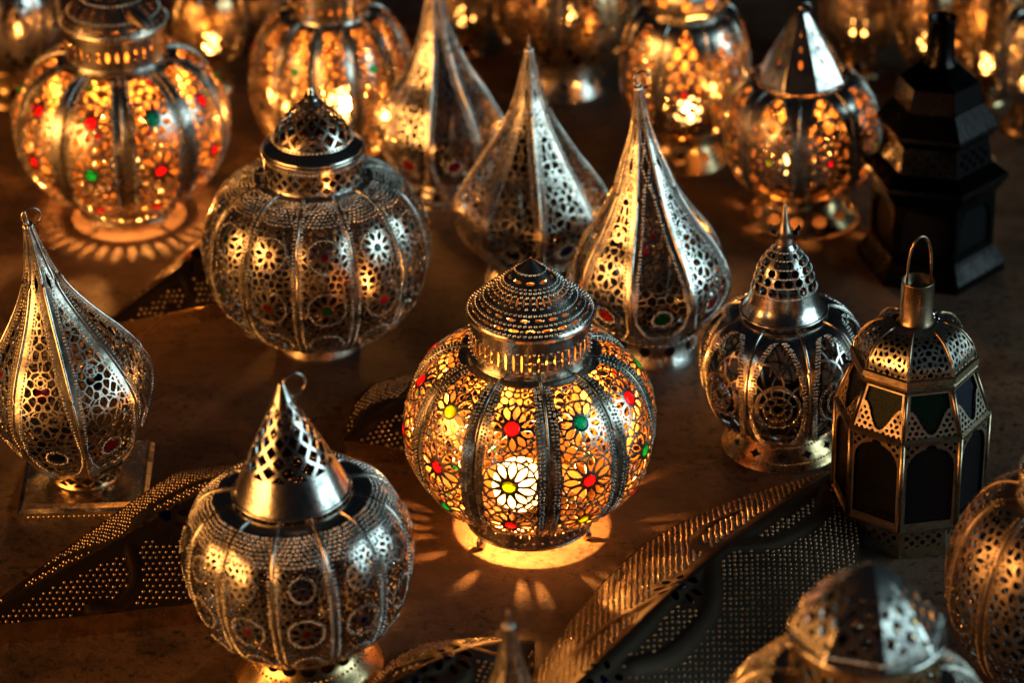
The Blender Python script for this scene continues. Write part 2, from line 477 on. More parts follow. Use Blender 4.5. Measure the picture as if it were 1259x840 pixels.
def pat_globe(S, yj=0.47, R=0.50, rj=0.17, wb=0.034, wide=0.74, top=0.90, bot=0.08, brad=0.034, R2=0.72, k=8, rows=2, net=0.62):
    a, L = S.a, S.L; wb *= a
    um = 0.48
    def xin(y):
        u = np.asarray(y)/L
        up = np.sqrt(np.clip(1-((u-um)/(top-um))**2, 0, 1))**1.25
        dn = np.sqrt(np.clip(1-((um-u)/(um-bot))**2, 0, 1))**0.8
        return S.hw(y)*wide*np.where(u > um, up, dn)
    XI = xin(S.Y)
    f = f_scales(S.X, S.Y, net*a, wb*0.9, yj*L)
    cy_ = yj*L
    fr, d = f_rosette(S.X, S.Y, 0, cy_, R*a, rj*a, k, wb)
    f = np.where(d < R*a+wb, fr, f)
    f = np.maximum(f, wb*1.4-np.abs(d-R2*a))
    box = np.where((S.Y > bot*L) & (S.Y < top*L), XI-np.abs(S.X), -0.02)
    f = np.maximum(f, -box*0.8)
    beads = ringbeads(0, cy_, R*a, brad*a*0.8, 0.1*a)+ringbeads(0, cy_, rj*a*1.25, brad*a*0.8, 0.09*a)
    beads += [b for b in ringbeads(0, cy_, R2*a, brad*a*0.8, 0.1*a) if abs(b[0]) < xin(b[1])]
    for q in range(rows):
        off = (0.05+0.085*q)*a
        beads += rowbeads(S, lambda y: float(xin(y))+off, brad*a, brad*2.6*a, (bot+0.01)*L, (top+0.012*q)*L)
    return f, beads, [(0, cy_, rj*a)]

def pat_tear(S, wb=0.022, jr=0.28, brad=0.046, eye=2, top=0.64, rows=1, tip=True, yj=0.17, wide=0.80):
    a, L = S.a, S.L; wb *= a
    um = 0.20; bot = 0.035
    def xin(y):
        u = np.asarray(y)/L
        up = np.clip((top-u)/(top-um), 0, 1)**0.45
        dn = np.sqrt(np.clip(1-((um-u)/(um-bot))**2, 0, 1))
        return S.hw(y)*wide*np.where(u > um, np.where(u < top, up, 0), dn)
    XI = xin(S.Y)
    f = np.maximum(f_cells(S.X, S.Y, 0.30*a, wb*0.95, getattr(S, 'seed', 1)), -1)
    beads = []
    cy_ = yj*L
    fr, d = f_rosette(S.X, S.Y, 0, cy_, 0.52*a, jr*a, 8, wb)
    f = np.where(d < 0.52*a+wb, fr, f)
    # star above the jewel
    cs = (yj+0.155)*L
    f2, d2 = f_rosette(S.X, S.Y, 0, cs, 0.50*a, 0.07*a, 6, wb)
    f = np.where(d2 < 0.50*a+wb, f2, f)
    cj = (yj+0.30)*L
    f3, d3 = f_rosette(S.X, S.Y, 0, cj, 0.22*a, 0.115*a, 6, wb)
    f = np.where(d3 < 0.22*a+wb, f3, f)
    beads += ringbeads(0, cy_, jr*a*1.2, brad*a*0.8, 0.085*a)
    box = np.where((S.Y > bot*L) & (S.Y < top*L), XI-np.abs(S.X), -0.02)
    f = np.maximum(f, -box)
    for q in range(eye):
        ye = (top+0.075+0.105*q)*L; h = 0.036*L; wd = float(S.hw(ye))*0.34
        g = np.abs(S.X)/wd+np.abs(S.Y-ye)/h-1
        f = np.minimum(f, np.where(np.abs(S.Y-ye) < 2*h, g*wd*0.7, 1))
        for s_ in np.linspace(-1, 1, 9):
            ww = wd*1.45*(1-abs(s_))+0.0002
            beads += [(ww, ye+s_*h*1.35, brad*a*0.75), (-ww, ye+s_*h*1.35, brad*a*0.75)]
    for q in range(rows):
        off = (0.065+0.085*q)*a
        beads += rowbeads(S, lambda y: float(xin(y))+off, brad*a, brad*2.5*a, (bot+0.005)*L, (top+0.015)*L)
    if tip:
        for y in np.arange((top+0.02+0.105*eye)*L, 0.985*L, 0.075*a):
            h = float(S.hw(y))*0.55
            beads += [(h, y, brad*a*0.7), (-h, y, brad*a*0.7)]
    return f, beads, [(0, cy_, jr*a), (0, cj, 0.115*a)]

def slotrow(S, yc, m, lx, ly, ph=0.0):
    """row of m elongated slots round a lathe surface"""
    step = 2*PI/m
    th = np.mod(S.TH+ph+step/2, step)-step/2
    x = th*np.interp(yc, S.y, S.r); y = S.Y-yc
    g = np.sqrt((x/lx)**2+(y/ly)**2)
    return (g-1)*min(lx, ly)

def revbeads(S, yc, m, rad, ph=0.0):
    r = np.interp(yc, S.y, S.r)
    return [((((2*PI*i/m+ph+PI) % (2*PI))-PI)*r, yc, rad) for i in range(m)]

# ------------------------------------------------------------------ jewels
_jm = {}
def jewel_mesh(rad, key):
    kk = (round(rad, 5), key)
    if kk not in _jm:
        V = [(0, 0, rad*0.15)]; F = []; S = 12
        for r, z in ((0.7, 0.11), (1.0, 0.0), (0.95, -0.12)):
            for i in range(S):
                a = 2*PI*i/S; V.append((rad*r*math.cos(a), rad*r*math.sin(a), rad*z))
        V.append((0, 0, -rad*0.12))
        for i in range(S):
            j = (i+1) % S
            F.append((0, 1+i, 1+j)); F.append((1+i, 1+S+i, 1+S+j, 1+j))
            F.append((1+S+i, 1+2*S+i, 1+2*S+j, 1+S+j)); F.append((1+2*S+i, 1+3*S, 1+2*S+j))
        _jm[kk] = to_mesh('jewel', V, F, (JW[key],))
    return _jm[kk]

def put_jewel(S, x, y, rad, key, panel, sink=0.0004):
    p, n = S.at(np.array([x]), np.array([y])); n = Vector(n[0]); p = Vector(p[0])-n*sink
    o = obj('jewel', jewel_mesh(rad*1.02, key), panel)
    o.matrix_local = Matrix.Translation(p) @ n.to_track_quat('Z', 'Y').to_matrix().to_4x4()
    return o

# ------------------------------------------------------------------ placing
SP, CP = math.sin(PITCH), math.cos(PITCH)
def ground_at(px, py):
    q = (py-CY)/FPX
    z = CAM[2]/(SP+q*CP)
    y = CAM[1]+z*(CP-q*SP); x = (px-CX)/FPX*z
    return x, y
class Site:
    """a standing place on the ground; turns the photo's axis heights and half widths into metres"""
    def __init__(s, px, py):
        s.x, s.y = ground_at(px, py); s.dy = s.y-CAM[1]
    def h(s, py):
        q = (CY-py)/FPX; return CAM[2]+s.dy*(q*CP-SP)/(CP+q*SP)
    def rz(s, py, hw):
        h = s.h(py); z = s.dy*CP-(h-CAM[2])*SP; return (hw*z/FPX, h)
    def pr(s, L): return [s.rz(y, h) for y, h in L]
    @property
    def face(s):   # azimuth turning a thing's front towards the camera
        return math.atan2(s.x-CAM[0], s.y-CAM[1])*-1.0

# ------------------------------------------------------------------ lantern parts
def body_panels(root, prof, n, off, pat, mat, colours, nu=64, nv=150, lobe=0.03, rib=0.0012, ribmat=None, mtx=None, nvar=2):
    ha = PI/n
    mes = []; jews = []
    for v in range(nvar):
        S = Surf(prof, ha, nu, nv, lobe); a = S.a
        r = np.random.RandomState(17*v+int(prof[5][0]*1e6) % 1000); X0, Y0 = S.X, S.Y
        wx = sum(r.uniform(-1, 1)*np.sin(X0/a*r.uniform(2, 5)+Y0/a*r.uniform(2, 6)+r.uniform(0, 6)) for _ in range(4))
        wy = sum(r.uniform(-1, 1)*np.sin(X0/a*r.uniform(2, 5)+Y0/a*r.uniform(2, 6)+r.uniform(0, 6)) for _ in range(4))
        S.X = X0+0.012*a*wx; S.Y = Y0+0.012*a*wy; S.seed = v+3
        f, beads, jew = pat(S); S.X, S.Y = X0, Y0
        B = np.array(beads); B[:, :2] += r.normal(0, 0.010*a, (len(B), 2)); B[:, 2] *= r.uniform(0.82, 1.12, len(B))
        mes.append(S.build('panel', f, B, 0.0010, mat)); jews.append(jew)
    jew = jews[0]
    # seam wire
    rp, rn = S.att(np.full(60, -1.0), np.linspace(0, S.L, 60))
    rme = sweep('rib', (rp+rn*rib*0.3).tolist(), rib, ribmat or mat, 6)
    for k in range(n):
        a = off+2*PI*k/n
        p = obj('panel', mes[(k*7 % 5) % nvar], root, a)
        if mtx is not None: p.matrix_local = mtx @ Matrix.Rotation(a, 4, 'Z')
        for j, (x, y, rj) in enumerate(jew):
            key = colours(k, j)
            if key: put_jewel(S, x, y, rj, key, p)
        r = obj('rib', rme, root, a)
        if mtx is not None: r.matrix_local = mtx @ Matrix.Rotation(a, 4, 'Z')
    return S

def rev(root, name, prof, mat, fn=None, nu=260, nv=40, ngon=0, noff=0.0, mtx=None, thick=0.0010):
    S = Surf(prof, PI, nu, nv, 0.0, ngon, noff)
    f, beads = (None, None)
    if fn: f, beads = fn(S)
    # azimuth 0 faces -Y; the join lies at the back
    me = S.build(name, f, beads, thick, mat)
    o = obj(name, me, root)
    if mtx is not None: o.matrix_local = mtx
    return o

def hoop(root, name, r, z, rad, mat, mtx=None):
    n = 72
    me = sweep(name, [(r*math.sin(2*PI*i/n), -r*math.cos(2*PI*i/n), z) for i in range(n)], rad, mat, 7, True)
    o = obj(name, me, root)
    if mtx is not None: o.matrix_local = mtx
    return o

def finial_ring(root, z, r, rad, mat, rx=0.0, dx=0.0, rot=0.3, mtx=None):
    n = 28
    R = Matrix.Rotation(rot, 3, 'Z')
    pts = [R @ Vector((r*math.sin(2*PI*i/n)+dx, 0, z+r*math.cos(2*PI*i/n))) for i in range(n)]
    o = obj('hanging_ring', sweep('hanging_ring', pts, rad, mat, 7, True), root)
    if mtx is not None: o.matrix_local = mtx
    return o

def bulb(root, r, z, strength, x=0.0, y=0.0, rc=0.0045, env=7.0):
    """glowing glass envelope round a small white hot filament"""
    prof = [(0.0004, -0.95), (0.55, -0.85), (0.9, -0.45), (1.0, 0.0), (0.9, 0.45), (0.62, 0.80), (0.3, 0.97), (0.0004, 1.02)]
    o = obj('bulb', lathe('bulb', [(a*r, b*r) for a, b in prof], envelope(env), 20), root); o.location = (x, y, z)
    f = obj('filament', lathe('filament', [(a*rc, b*rc) for a, b in prof], bulbmat('filament_glow', strength*(r/rc)**2*2.2), 10), o)
    return o

def socket(root, r, z0, z1):
    obj('socket', lathe('socket', [(r*0.2, z0), (r, z0), (r, z1), (r*0.3, z1)], M['iron'], 16), root)

def feet(root, r, z, rad, mat, n=4, off=0.6):
    me = lathe('foot', [(0.0003, 0.0), (rad*0.7, rad*0.25), (rad, rad), (rad*0.7, rad*1.75), (rad*0.45, z), (0.0003, z)], mat, 12)
    for k in range(n):
        a = off+2*PI*k/n; o = obj('foot', me, root); o.location = (r*math.sin(a), -r*math.cos(a), 0)

GRP = 'pierced metal lanterns standing on the ground'
def cols(seq, seed=0):
    def c(k, j):
        s = seq[j % len(seq)]
        return s[(k) % len(s)]
    return c

# pierced revolution patterns
def fn_slots_collar(m, lo=0.30, hi=0.74, beads=True):
    def fn(S):
        f = slotrow(S, (lo+hi)/2*S.L, m, 0.0009 if m > 40 else 0.0022, (hi-lo)/2*S.L)
        b = []
        if beads:
            for u in (lo, (lo+hi)/2, hi): b += revbeads(S, u*S.L, m, 0.0011, PI/m)
        return f, b
    return fn
def fn_lattice_collar(m):
    def fn(S):
        r = S.r.mean(); pitch = 2*PI*r/m
        f = f_diamond(S.TH*r, S.Y-0.5*S.L, pitch*0.72, 0.0011, 1.0)
        f = np.maximum(f, np.abs(S.Y/S.L-0.5)*S.L-0.30*S.L)
        return f, revbeads(S, 0.86*S.L, m*3, 0.0008)
    return fn
def fn_net(n, lo, hi, wb, beadrow=None, slope_rows=6, rel=0.085):
    """diamond net whose meshes narrow with the cone"""
    def fn(S):
        v = np.clip((S.Y-lo*S.L)/((hi-lo)*S.L), 0, 1)*slope_rows
        u = S.TH/(2*PI)*n
        def l(q): return np.abs(np.mod(q+0.5, 1)-0.5)
        cell = 2*PI*np.maximum(S.HW/PI, 1e-4)/n
        f = np.minimum(wb, rel*cell)-np.minimum(l(u+v*0.5), l(u-v*0.5))*cell*0.75
        f = np.maximum(f, np.maximum(lo*S.L-S.Y, S.Y-hi*S.L))
        b = []
        if beadrow:
            for yy, m, rr in beadrow: b += revbeads(S, yy*S.L, m, rr)
        return f, b
    return fn
def fn_holes(rows, beads=()):
    def fn(S):
        f = np.full(S.X.shape, 0.01)
        for (u, m, lx, ly, ph) in rows: f = np.minimum(f, slotrow(S, u*S.L, m, lx, ly, ph))
        b = []
        for (u, m, r, ph) in beads: b += revbeads(S, u*S.L, m, r, ph)
        return f, b
    return fn

# ------------------------------------------------------------------ the setting
gm = bpy.data.meshes.new('ground')
gm.from_pydata([(-7, -3, 0), (7, -3, 0), (7, 9, 0), (-7, 9, 0)], [], [(0, 1, 2, 3)]); gm.materials.append(M['ground'])
g = obj('ground', gm); g['kind'] = 'structure'

# ================================================================== LIT MELON LANTERN WITH LOW BEADED LID
def hero():
    s = Site(651, 648)
    root = thing('lantern', 'lit silver melon lantern with beaded conical lid, red, lime and teal glass jewels', 'lantern', (s.x, s.y, 0), GRP, s.face)
    rb, zb = s.rz(634, 77); rt, zt = s.rz(605, 76)
    top = s.rz(432, 76); mx = s.rz(519, 157)
    prof = belly((rt, zt), mx, top, 0.92)
    CL = {0: 'ryr', 1: 'gty', 2: 'rrr'}
    # panel 0 stands a little left of the middle
    table = {0: 'ryr', 1: 'try', 2: 'rgr', 3: 'gyr', 4: 'yrg', 5: 'rtr', 6: 'gry', 7: 'rgt', 8: 'rrg', 9: 'yrg'}
    def cl(k, j): return {0: 'g', 1: table[k][2], 2: table[k][1], 3: table[k][0]}[j]
    def pat(S):
        return pat_melon(S, [(0.10, 0.42, 0.13), (0.29, 0.55, 0.17), (0.515, 0.68, 0.19), (0.765, 0.58, 0.20)], wb=0.024, top=0.955, margin=0.15, rows=2, k=11, cells=0.23, brad=0.038, seed=S.seed)
    body_panels(root, prof, 10, math.radians(-9), pat, M['lit_silver'], cl, 96, 230, 0.045, 0.0011, nvar=3)
    # foot ring: slots punched here and there in groups, beads between
    def foot_ring(S):
        f = slotrow(S, 0.60*S.L, 44, 0.0008, 0.0046)
        idx = np.floor((S.TH/(2*PI)*44)+0.5).astype(int) % 44
        on = np.array([(i*7919 % 44) % 11 in (0, 1, 4, 7) or i % 15 in (3, 4, 5) for i in range(44)])[idx]
        b = []
        for u in (0.22, 0.5, 0.8): b += revbeads(S, u*S.L, 44, 0.0012, PI/44)
        return np.where(on, f, 0.004), b
    rev(root, 'base_ring', [(rb, zb), (rb*1.0, zb+0.001), (rt*0.985, zt-0.002), (rt*0.96, zt+0.002)], M['lit_silver'],
        foot_ring, 520, 30)
    hoop(root, 'base_rim', rb, zb, 0.0011, M['silver'])
    feet(root, rb*0.98, zb, 0.0042, M['silver'], 3, 1.2)
    rc, zc = s.rz(434, 75); rl, zl = s.rz(381, 75)
    rev(root, 'collar', [(rc*1.03, zc-0.001), (rc, zc+0.003), (rl, zl)], M['steel'], fn_slots_collar(46, 0.26, 0.66), 460, 30)
    hoop(root, 'collar_rim', rc*1.02, zc, 0.0013, M['steel'])
    ra, za = s.rz(317, 1.2)
    lid_prof = catmull([(rl*1.03, zl-0.003), (rl*1.035, zl+0.002), (rl*0.74, zl+(za-zl)*0.33), (rl*0.40, zl+(za-zl)*0.66), (ra, za)])
    def lid(S):
        rows = [(0.155, 22, 0.0042, 0.0011, 0), (0.275, 22, 0.0038, 0.0011, 0.1), (0.475, 34, 0.0009, 0.0036, 0), (0.70, 10, 0.0034, 0.0012, 0)]
        f, _ = fn_holes(rows)(S)
        b = []
        for u, m, r in ((0.10, 74, 0.0014), (0.215, 66, 0.0014), (0.335, 58, 0.0015), (0.80, 22, 0.0013), (0.59, 40, 0.0013)): b += revbeads(S, u*S.L, m, r)
        for u in (0.41, 0.475, 0.54): b += revbeads(S, u*S.L, 34, 0.0013, PI/34)
        b += revbeads(S, 0.63*S.L, 34, 0.0011); b += revbeads(S, 0.155*S.L, 22, 0.0012, PI/22); b += revbeads(S, 0.275*S.L, 22, 0.0012, PI/22+0.1)
        return f, b
    rev(root, 'lid', lid_prof, M['steel'], lid, 420, 90)
    hoop(root, 'lid_rim', rl*1.035, zl, 0.0012, M['steel'])
    bm = 200.0
    bulb(root, 0.021, 0.047, bm, -0.008, -0.012); socket(root, 0.012, 0.003, 0.030)
hero()

# ================================================================== UNLIT MELON LANTERN WITH DARK BANDED LID
def melon2():
    s = Site(394, 422)
    root = thing('lantern', 'unlit twelve gored silver melon lantern with dark banded lid and pierced cone top', 'lantern', (s.x, s.y, 0), GRP, s.face)
    rb = s.rz(420, 50)[0]
    bot = s.rz(398, 52); mx = s.rz(302, 141); top = s.rz(216, 62)
    table = 'rgrtrgrrgrtg'
    def pat(S): return pat_melon(S, [(0.27, 0.55, 0.15), (0.48, 0.63, 0.18), (0.71, 0.55, 0.16)], wb=0.032, top=0.965, dense=0.83, margin=0.03, rows=1, k=9, brad=0.050, cells=0.25, seed=S.seed)
    body_panels(root, belly(bot, mx, top, 0.92), 12, math.radians(4), pat, M['silver'], lambda k, j: (None, 'grrgrtrgrrgr'[k], 'rgtrrgrrgrtr'[k])[j], 84, 200, 0.04, 0.0012, M['steel'])
    rev(root, 'base', [(rb, 0), (rb, 0.002), (bot[0]*0.86, 0.010), (bot[0]*0.90, bot[1]+0.003)], M['dull'], fn_holes([(0.5, 14, 0.004, 0.004, 0)]), 160, 24)
    rc, zc = s.rz(217, 62); rl, zl = s.rz(184, 61)
    rev(root, 'collar', [(rc*1.03, zc-0.001), (rc, zc+0.003), (rl, zl)], M['steel'], fn_lattice_collar(26), 420, 36)
    hoop(root, 'collar_rim', rc*1.02, zc, 0.0014, M['steel'])
    r1, z1 = s.rz(169, 50)
    rev(root, 'lid_band', [(rl, zl-0.001), (rl*1.035, zl+0.001), (rl*1.02, zl+0.005), (r1, z1)], M['steel'], None, 96, 16)
    hoop(root, 'lid_rim', rl*1.03, zl+0.002, 0.0012, M['steel'])
    ra, za = s.rz(120, 9)
    def lid(S):
        f, _ = fn_net(13, 0.06, 0.86, 0.0017, None, 5)(S)
        return f, revbeads(S, 0.025*S.L, 60, 0.0012)
    rev(root, 'lid', catmull([(r1, z1), (r1*0.78, z1+(za-z1)*0.42), (ra, za)]), M['silver'], lid, 360, 70)
    obj('finial', lathe('finial', [(ra*1.15, za-0.001), (ra*0.8, za+0.003), (ra*0.45, za+0.004), (ra*0.6, za+0.007), (0.0003, za+0.011)], M['steel'], 20), root)
melon2()

# ================================================================== LIT MELON LANTERN, LARGE JEWELS, RAYS ROUND ITS FOOT
def melon3():
    s = Site(159, 264)
    root = thing('lantern', 'lit round lantern with green and red jewels and light rays fanning from its foot', 'lantern', (s.x, s.y, 0), GRP, s.face)
    rb, zb = s.rz(252, 58); rt, zt = s.rz(229, 60)
    mx = s.rz(150, 134); top = s.rz(68, 62)
    def pat(S): return pat_melon(S, [(0.22, 0.5, 0.17), (0.47, 0.68, 0.20), (0.72, 0.64, 0.21)], wb=0.030, top=0.955, margin=0.19, rows=1, k=9, cells=0.28, brad=0.042, seed=S.seed)
    up = 'trttrrgtrr'; lo = 'rgrtrgrrgr'
    def cl(k, j): return ('rrgtr'[k % 5], 'rrtgrgrgrg'[k], 'trggrtrgrr'[k])[j]
    body_panels(root, belly((rt, zt), mx, top, 0.92), 10, math.radians(18), pat, M['lit_silver'], cl, 72, 170, 0.045, 0.0014)
    rev(root, 'base_ring', [(rb, zb), (rb, zb+0.001), (rt*0.985, zt-0.002), (rt*0.96, zt+0.002)], M['silver'], fn_holes([(0.5, 34, 0.0022, 0.0052, 0)]), 420, 30)
    hoop(root, 'base_rim', rb, zb, 0.0013, M['silver'])
    feet(root, rb*0.98, zb, 0.003, M['silver'], 4, 0.75)
    rc, zc = s.rz(66, 63); rl, zl = s.rz(24, 63)
    rev(root, 'collar', [(rc*1.03, zc-0.001), (rc, zc+0.003), (rl, zl)], M['steel'], fn_holes([(0.5, 34, 0.0019, 0.0055, 0)]), 380, 30)
    hoop(root, 'collar_rim', rc*1.02, zc, 0.0014, M['steel'])
    ra, za = s.rz(-36, 2)
    rev(root, 'lid', catmull([(rl*1.03, zl-0.003), (rl*1.03, zl+0.002), (rl*0.75, zl+(za-zl)*0.4), (ra, za)]), M['lit_silver'],
        fn_holes([(0.15, 20, 0.0045, 0.0014, 0), (0.36, 22, 0.0012, 0.005, 0), (0.6, 12, 0.004, 0.0014, 0)], [(0.25, 60, 0.0015, 0), (0.5, 44, 0.0014, 0), (0.08, 66, 0.0014, 0)]), 320, 60)
    # strap of the lid
    a, b = Vector((0.014, -rl*0.62, zl+(za-zl)*0.42)), Vector((0.030, -rl*0.98, zl+0.006))
    d = (b-a); nrm = Vector((0.25, -0.55, 0.8)).normalized(); side = d.cross(nrm).normalized()
    V = []; F = []
    for i in range(9):
        t = i/8; wd = 0.0065*math.sin(PI*(0.12+0.76*t)); c = a+d*t+nrm*0.004
        V += [c-side*wd, c+side*wd, c+side*wd-nrm*0.0015, c-side*wd-nrm*0.0015]
        if i:
            q = 4*(i-1)
            for k in range(4): F.append((q+k, q+(k+1) % 4, q+4+(k+1) % 4, q+4+k))
    obj('lid_strap', to_mesh('lid_strap', V, F, (M['dull'],)), root)
    bulb(root, 0.013, 0.052, 280.0); socket(root, 0.010, 0.004, 0.040)
melon3()

# ================================================================== LIT MELON BEHIND THE DARK BANDED ONE
def melon4():
    s = Site(412, 205)
    root = thing('lantern', 'lit melon lantern with glaring bulb spot, standing behind the dark banded unlit lantern', 'lantern', (s.x, s.y, 0), GRP, s.face)
    bot = s.rz(180, 48); mx = s.rz(100, 102); top = s.rz(12, 52)
    def pat(S): return pat_melon(S, [(0.47, 0.72, 0.2), (0.72, 0.64, 0.22)], wb=0.04, top=0.95, margin=0.18, rows=1, k=8, cells=0.34, brad=0.05, seed=S.seed)
    body_panels(root, belly(bot, mx, top, 0.95), 12, math.radians(2), pat, M['lit_silver'], lambda k, j: ('yrprrgrrgrty'[k], 'rgrpryrrgrrg'[k])[j] if (k+j) % 2 == 0 else None, 44, 100, 0.045, 0.0014)
    rb = s.rz(205, 50)[0]
    rev(root, 'base', [(rb, 0), (rb, 0.002), (bot[0], bot[1]), (bot[0]*0.95, bot[1]+0.003)], M['silver'], fn_holes([(0.5, 20, 0.0035, 0.005, 0)]), 200, 24)
    rc, zc = s.rz(12, 51); rl, zl = s.rz(-22, 51)
    rev(root, 'collar', [(rc*1.03, zc-0.001), (rc, zc+0.003), (rl, zl)], M['steel'], fn_holes([(0.5, 26, 0.0024, 0.0035, 0)]), 260, 24)
    ra, za = s.rz(-70, 2)
    rev(root, 'lid', [(rl*1.03, zl-0.002), (rl*1.03, zl+0.002), (ra, za)], M['silver'], fn_holes([(0.3, 18, 0.004, 0.002, 0), (0.6, 12, 0.003, 0.002, 0)]), 200, 40)
    bulb(root, 0.017, s.h(118), 55.0, 0.012, -0.02, 0.007, 5.0); socket(root, 0.009, 0.003, s.h(118)-0.013)
melon4()

# ================================================================== TEARDROP LANTERNS
def teardrop(px, py, label, body, n, off, mat, jew, tilt=(0, 0), ring=True, base='round', basehw=60, q=1.0, top=0.64, eye=2, ribmat=None, wide=0.80):
    s = Site(px, py)
    root = thing('lantern', label, 'lantern', (s.x, s.y, 0), GRP, s.face)
    pts = s.pr(body)                 # bottom to top
    z0 = pts[0][1]
    mt = Matrix.Translation((0, 0, z0)) @ Matrix.Rotation(tilt[1], 4, 'Y') @ Matrix.Rotation(tilt[0], 4, 'X') @ Matrix.Translation((0, 0, -z0))
    prof = catmull([(r*0.965, z) for r, z in pts])
    def pat(S): return pat_tear(S, top=top, eye=eye, wide=wide)
    body_panels(root, prof, n, off, pat, mat, jew, int(60*q), int(240*q), -0.055, 0.0012, ribmat or M['steel'], mt)
    rt, zt = pts[-1]
    obj('finial', lathe('finial', [(rt*1.3, zt-0.006), (rt*1.25, zt-0.002), (rt*0.7, zt+0.001), (rt*0.5, zt+0.005), (rt*0.8, zt+0.007), (0.0002, zt+0.011)], M['steel'], 14), root).matrix_local = mt
    if ring: finial_ring(root, zt+0.004, 0.0075, 0.0008, M['steel'], 0, 0.004, 0.25, mt)
    rb0 = pts[0][0]
    if base == 'round':
        rb = s.rz(py, basehw)[0]
        rev(root, 'base', catmull([(rb, 0.0), (rb*0.985, 0.003), (rb0*0.80, z0*0.62), (rb0*0.98, z0+0.001)]), mat,
            fn_holes([(0.5, 10, 0.005, 0.0045, 0.2)], [(0.30, 40, 0.0011, 0), (0.72, 40, 0.0011, 0)]), 240, 40)
    elif base == 'square':
        rb = s.rz(py, basehw)[0]; h = 0.012
        rev(root, 'stem', catmull([(rb0*0.78, h), (rb0*0.72, h+(z0-h)*0.3), (rb0*0.80, h+(z0-h)*0.7), (rb0*0.98, z0+0.001)]), M['brass'], fn_net(12, 0.1, 0.8, 0.0018, None, 3), 200, 30)
        V = []; F = []
        for rr, zz in ((1.0, 0.0), (1.0, h*0.55), (0.93, h*0.7), (0.90, h), (0.02, h)):
            for i in range(4):
                a = PI/4+PI/2*i; V.append((rb*rr*math.sqrt(2)*math.cos(a), rb*rr*math.sqrt(2)*math.sin(a), zz))
        for i in range(4):
            for k in range(4): F.append((4*i+k, 4*i+(k+1) % 4, 4*i+4+(k+1) % 4, 4*i+4+k))
        pl = obj('base_plate', to_mesh('base_plate', V, F, (M['silver'],), False), root, 0.05-s.face)
        B = []
        for i in range(22): B.append((-rb*0.82+2*rb*0.82*i/21, -rb*1.0, h*0.28))
        Vb, Fb = add_beads(np.zeros((0, 3)), [], np.array(B), np.tile(np.array([[0, -1.0, 0]]), (22, 1)), np.full(22, 0.0012))
        obj('bead_trim', to_mesh('bead_trim', Vb, Fb, (M['brass'],)), pl)
    return root

teardrop(803, 430, 'silver teardrop lantern with split ring on its tip, behind the lit beaded lid lantern',
         [(392, 62), (370, 84), (338, 98), (300, 84), (270, 62), (235, 41), (199, 27), (163, 14), (130, 7), (104, 3)], 8, math.radians(9), M['steel'],
         lambda k, j: ('r', 'r')[j] if (k+j) % 3 else ('g' if j == 0 else 'r'), basehw=56, tilt=(0, -0.085))
teardrop(652, 343, 'silver teardrop lantern with plain sharp tip, next to the ring tipped teardrop',
         [(312, 58), (285, 84), (250, 95), (219, 79), (195, 61), (168, 43), (145, 29), (117, 17), (85, 9), (57, 2.5)], 8, math.radians(-14), M['silver'],
         lambda k, j: ('b', 'r')[j] if k % 2 else None, ring=False, basehw=58, tilt=(0, -0.01), top=0.74, eye=2, wide=0.84)
teardrop(545, 238, 'tall teardrop lantern with bright shiny facet and dark red jewel at its foot',
         [(214, 50), (196, 68), (155, 79), (116, 62), (86, 41), (43, 21), (0, 11), (-25, 7), (-50, 3)], 8, math.radians(12), M['steel'],
         lambda k, j: ('r', None)[j], ring=False, basehw=50, tilt=(0, -0.03), q=0.8, top=0.74, eye=1, wide=0.84)
teardrop(108, 596, 'teardrop lantern on square base plate with blue and dark red jewels, ring on tip',
         [(558, 56), (530, 82), (480, 103), (445, 95), (419, 79), (400, 63), (377, 45), (352, 29), (325, 17), (298, 10), (268, 3.5)], 8, math.radians(-18), M['silver'],
         lambda k, j: ('b', 'r', 'r', 'g', 'b', 'r', 'r', 'r')[k] if j == 0 else ('r' if k % 2 else None), base='square', basehw=78, tilt=(0, -0.13), top=0.72, eye=1, wide=0.84)
teardrop(634, 1035, 'blurred slender lantern tip of beige metal beside small pressed leaf sconce',
         [(1000, 55), (975, 78), (940, 92), (905, 70), (870, 40), (835, 22), (805, 12), (785, 8), (768, 5)], 8, math.radians(4), M['silver'],
         lambda k, j: None, ring=False, basehw=58, tilt=(0, -0.03), q=0.7)

# ================================================================== GLOBE WITH CROWNED CAP
def globe(px, py, label, bodyp, capp, n, off, mat, jew, pat, flare, basemat=None, cap=None, capnv=70, capmat=None, q=1.0, tilt=(0, 0), basefn=None, ngon=0, lobe=0.02, rib=0.0013):
    s = Site(px, py)
    root = thing('lantern', label, 'lantern', (s.x, s.y, 0), GRP, s.face, tilt)
    bot, mx, top = s.pr(bodyp)
    body_panels(root, belly(bot, mx, top, 0.9), n, off, pat, mat, jew, int(72*q), int(150*q), lobe, rib, M['steel'])
    fl = s.pr(flare)                  # from the ground up
    fl[0] = (fl[0][0], 0.0)
    rev(root, 'base', catmull([(fl[0][0]*0.985, 0.0), (fl[0][0], 0.0015)]+fl[1:]), basemat or mat, basefn, 260, 44)
    cp = catmull(s.pr(capp))
    o = rev(root, 'cap', cp, capmat or mat, cap, 320, capnv, ngon, off)
    hoop(root, 'cap_rim', cp[0][0], cp[0][1], 0.0013, capmat or mat)
    return root, s, o

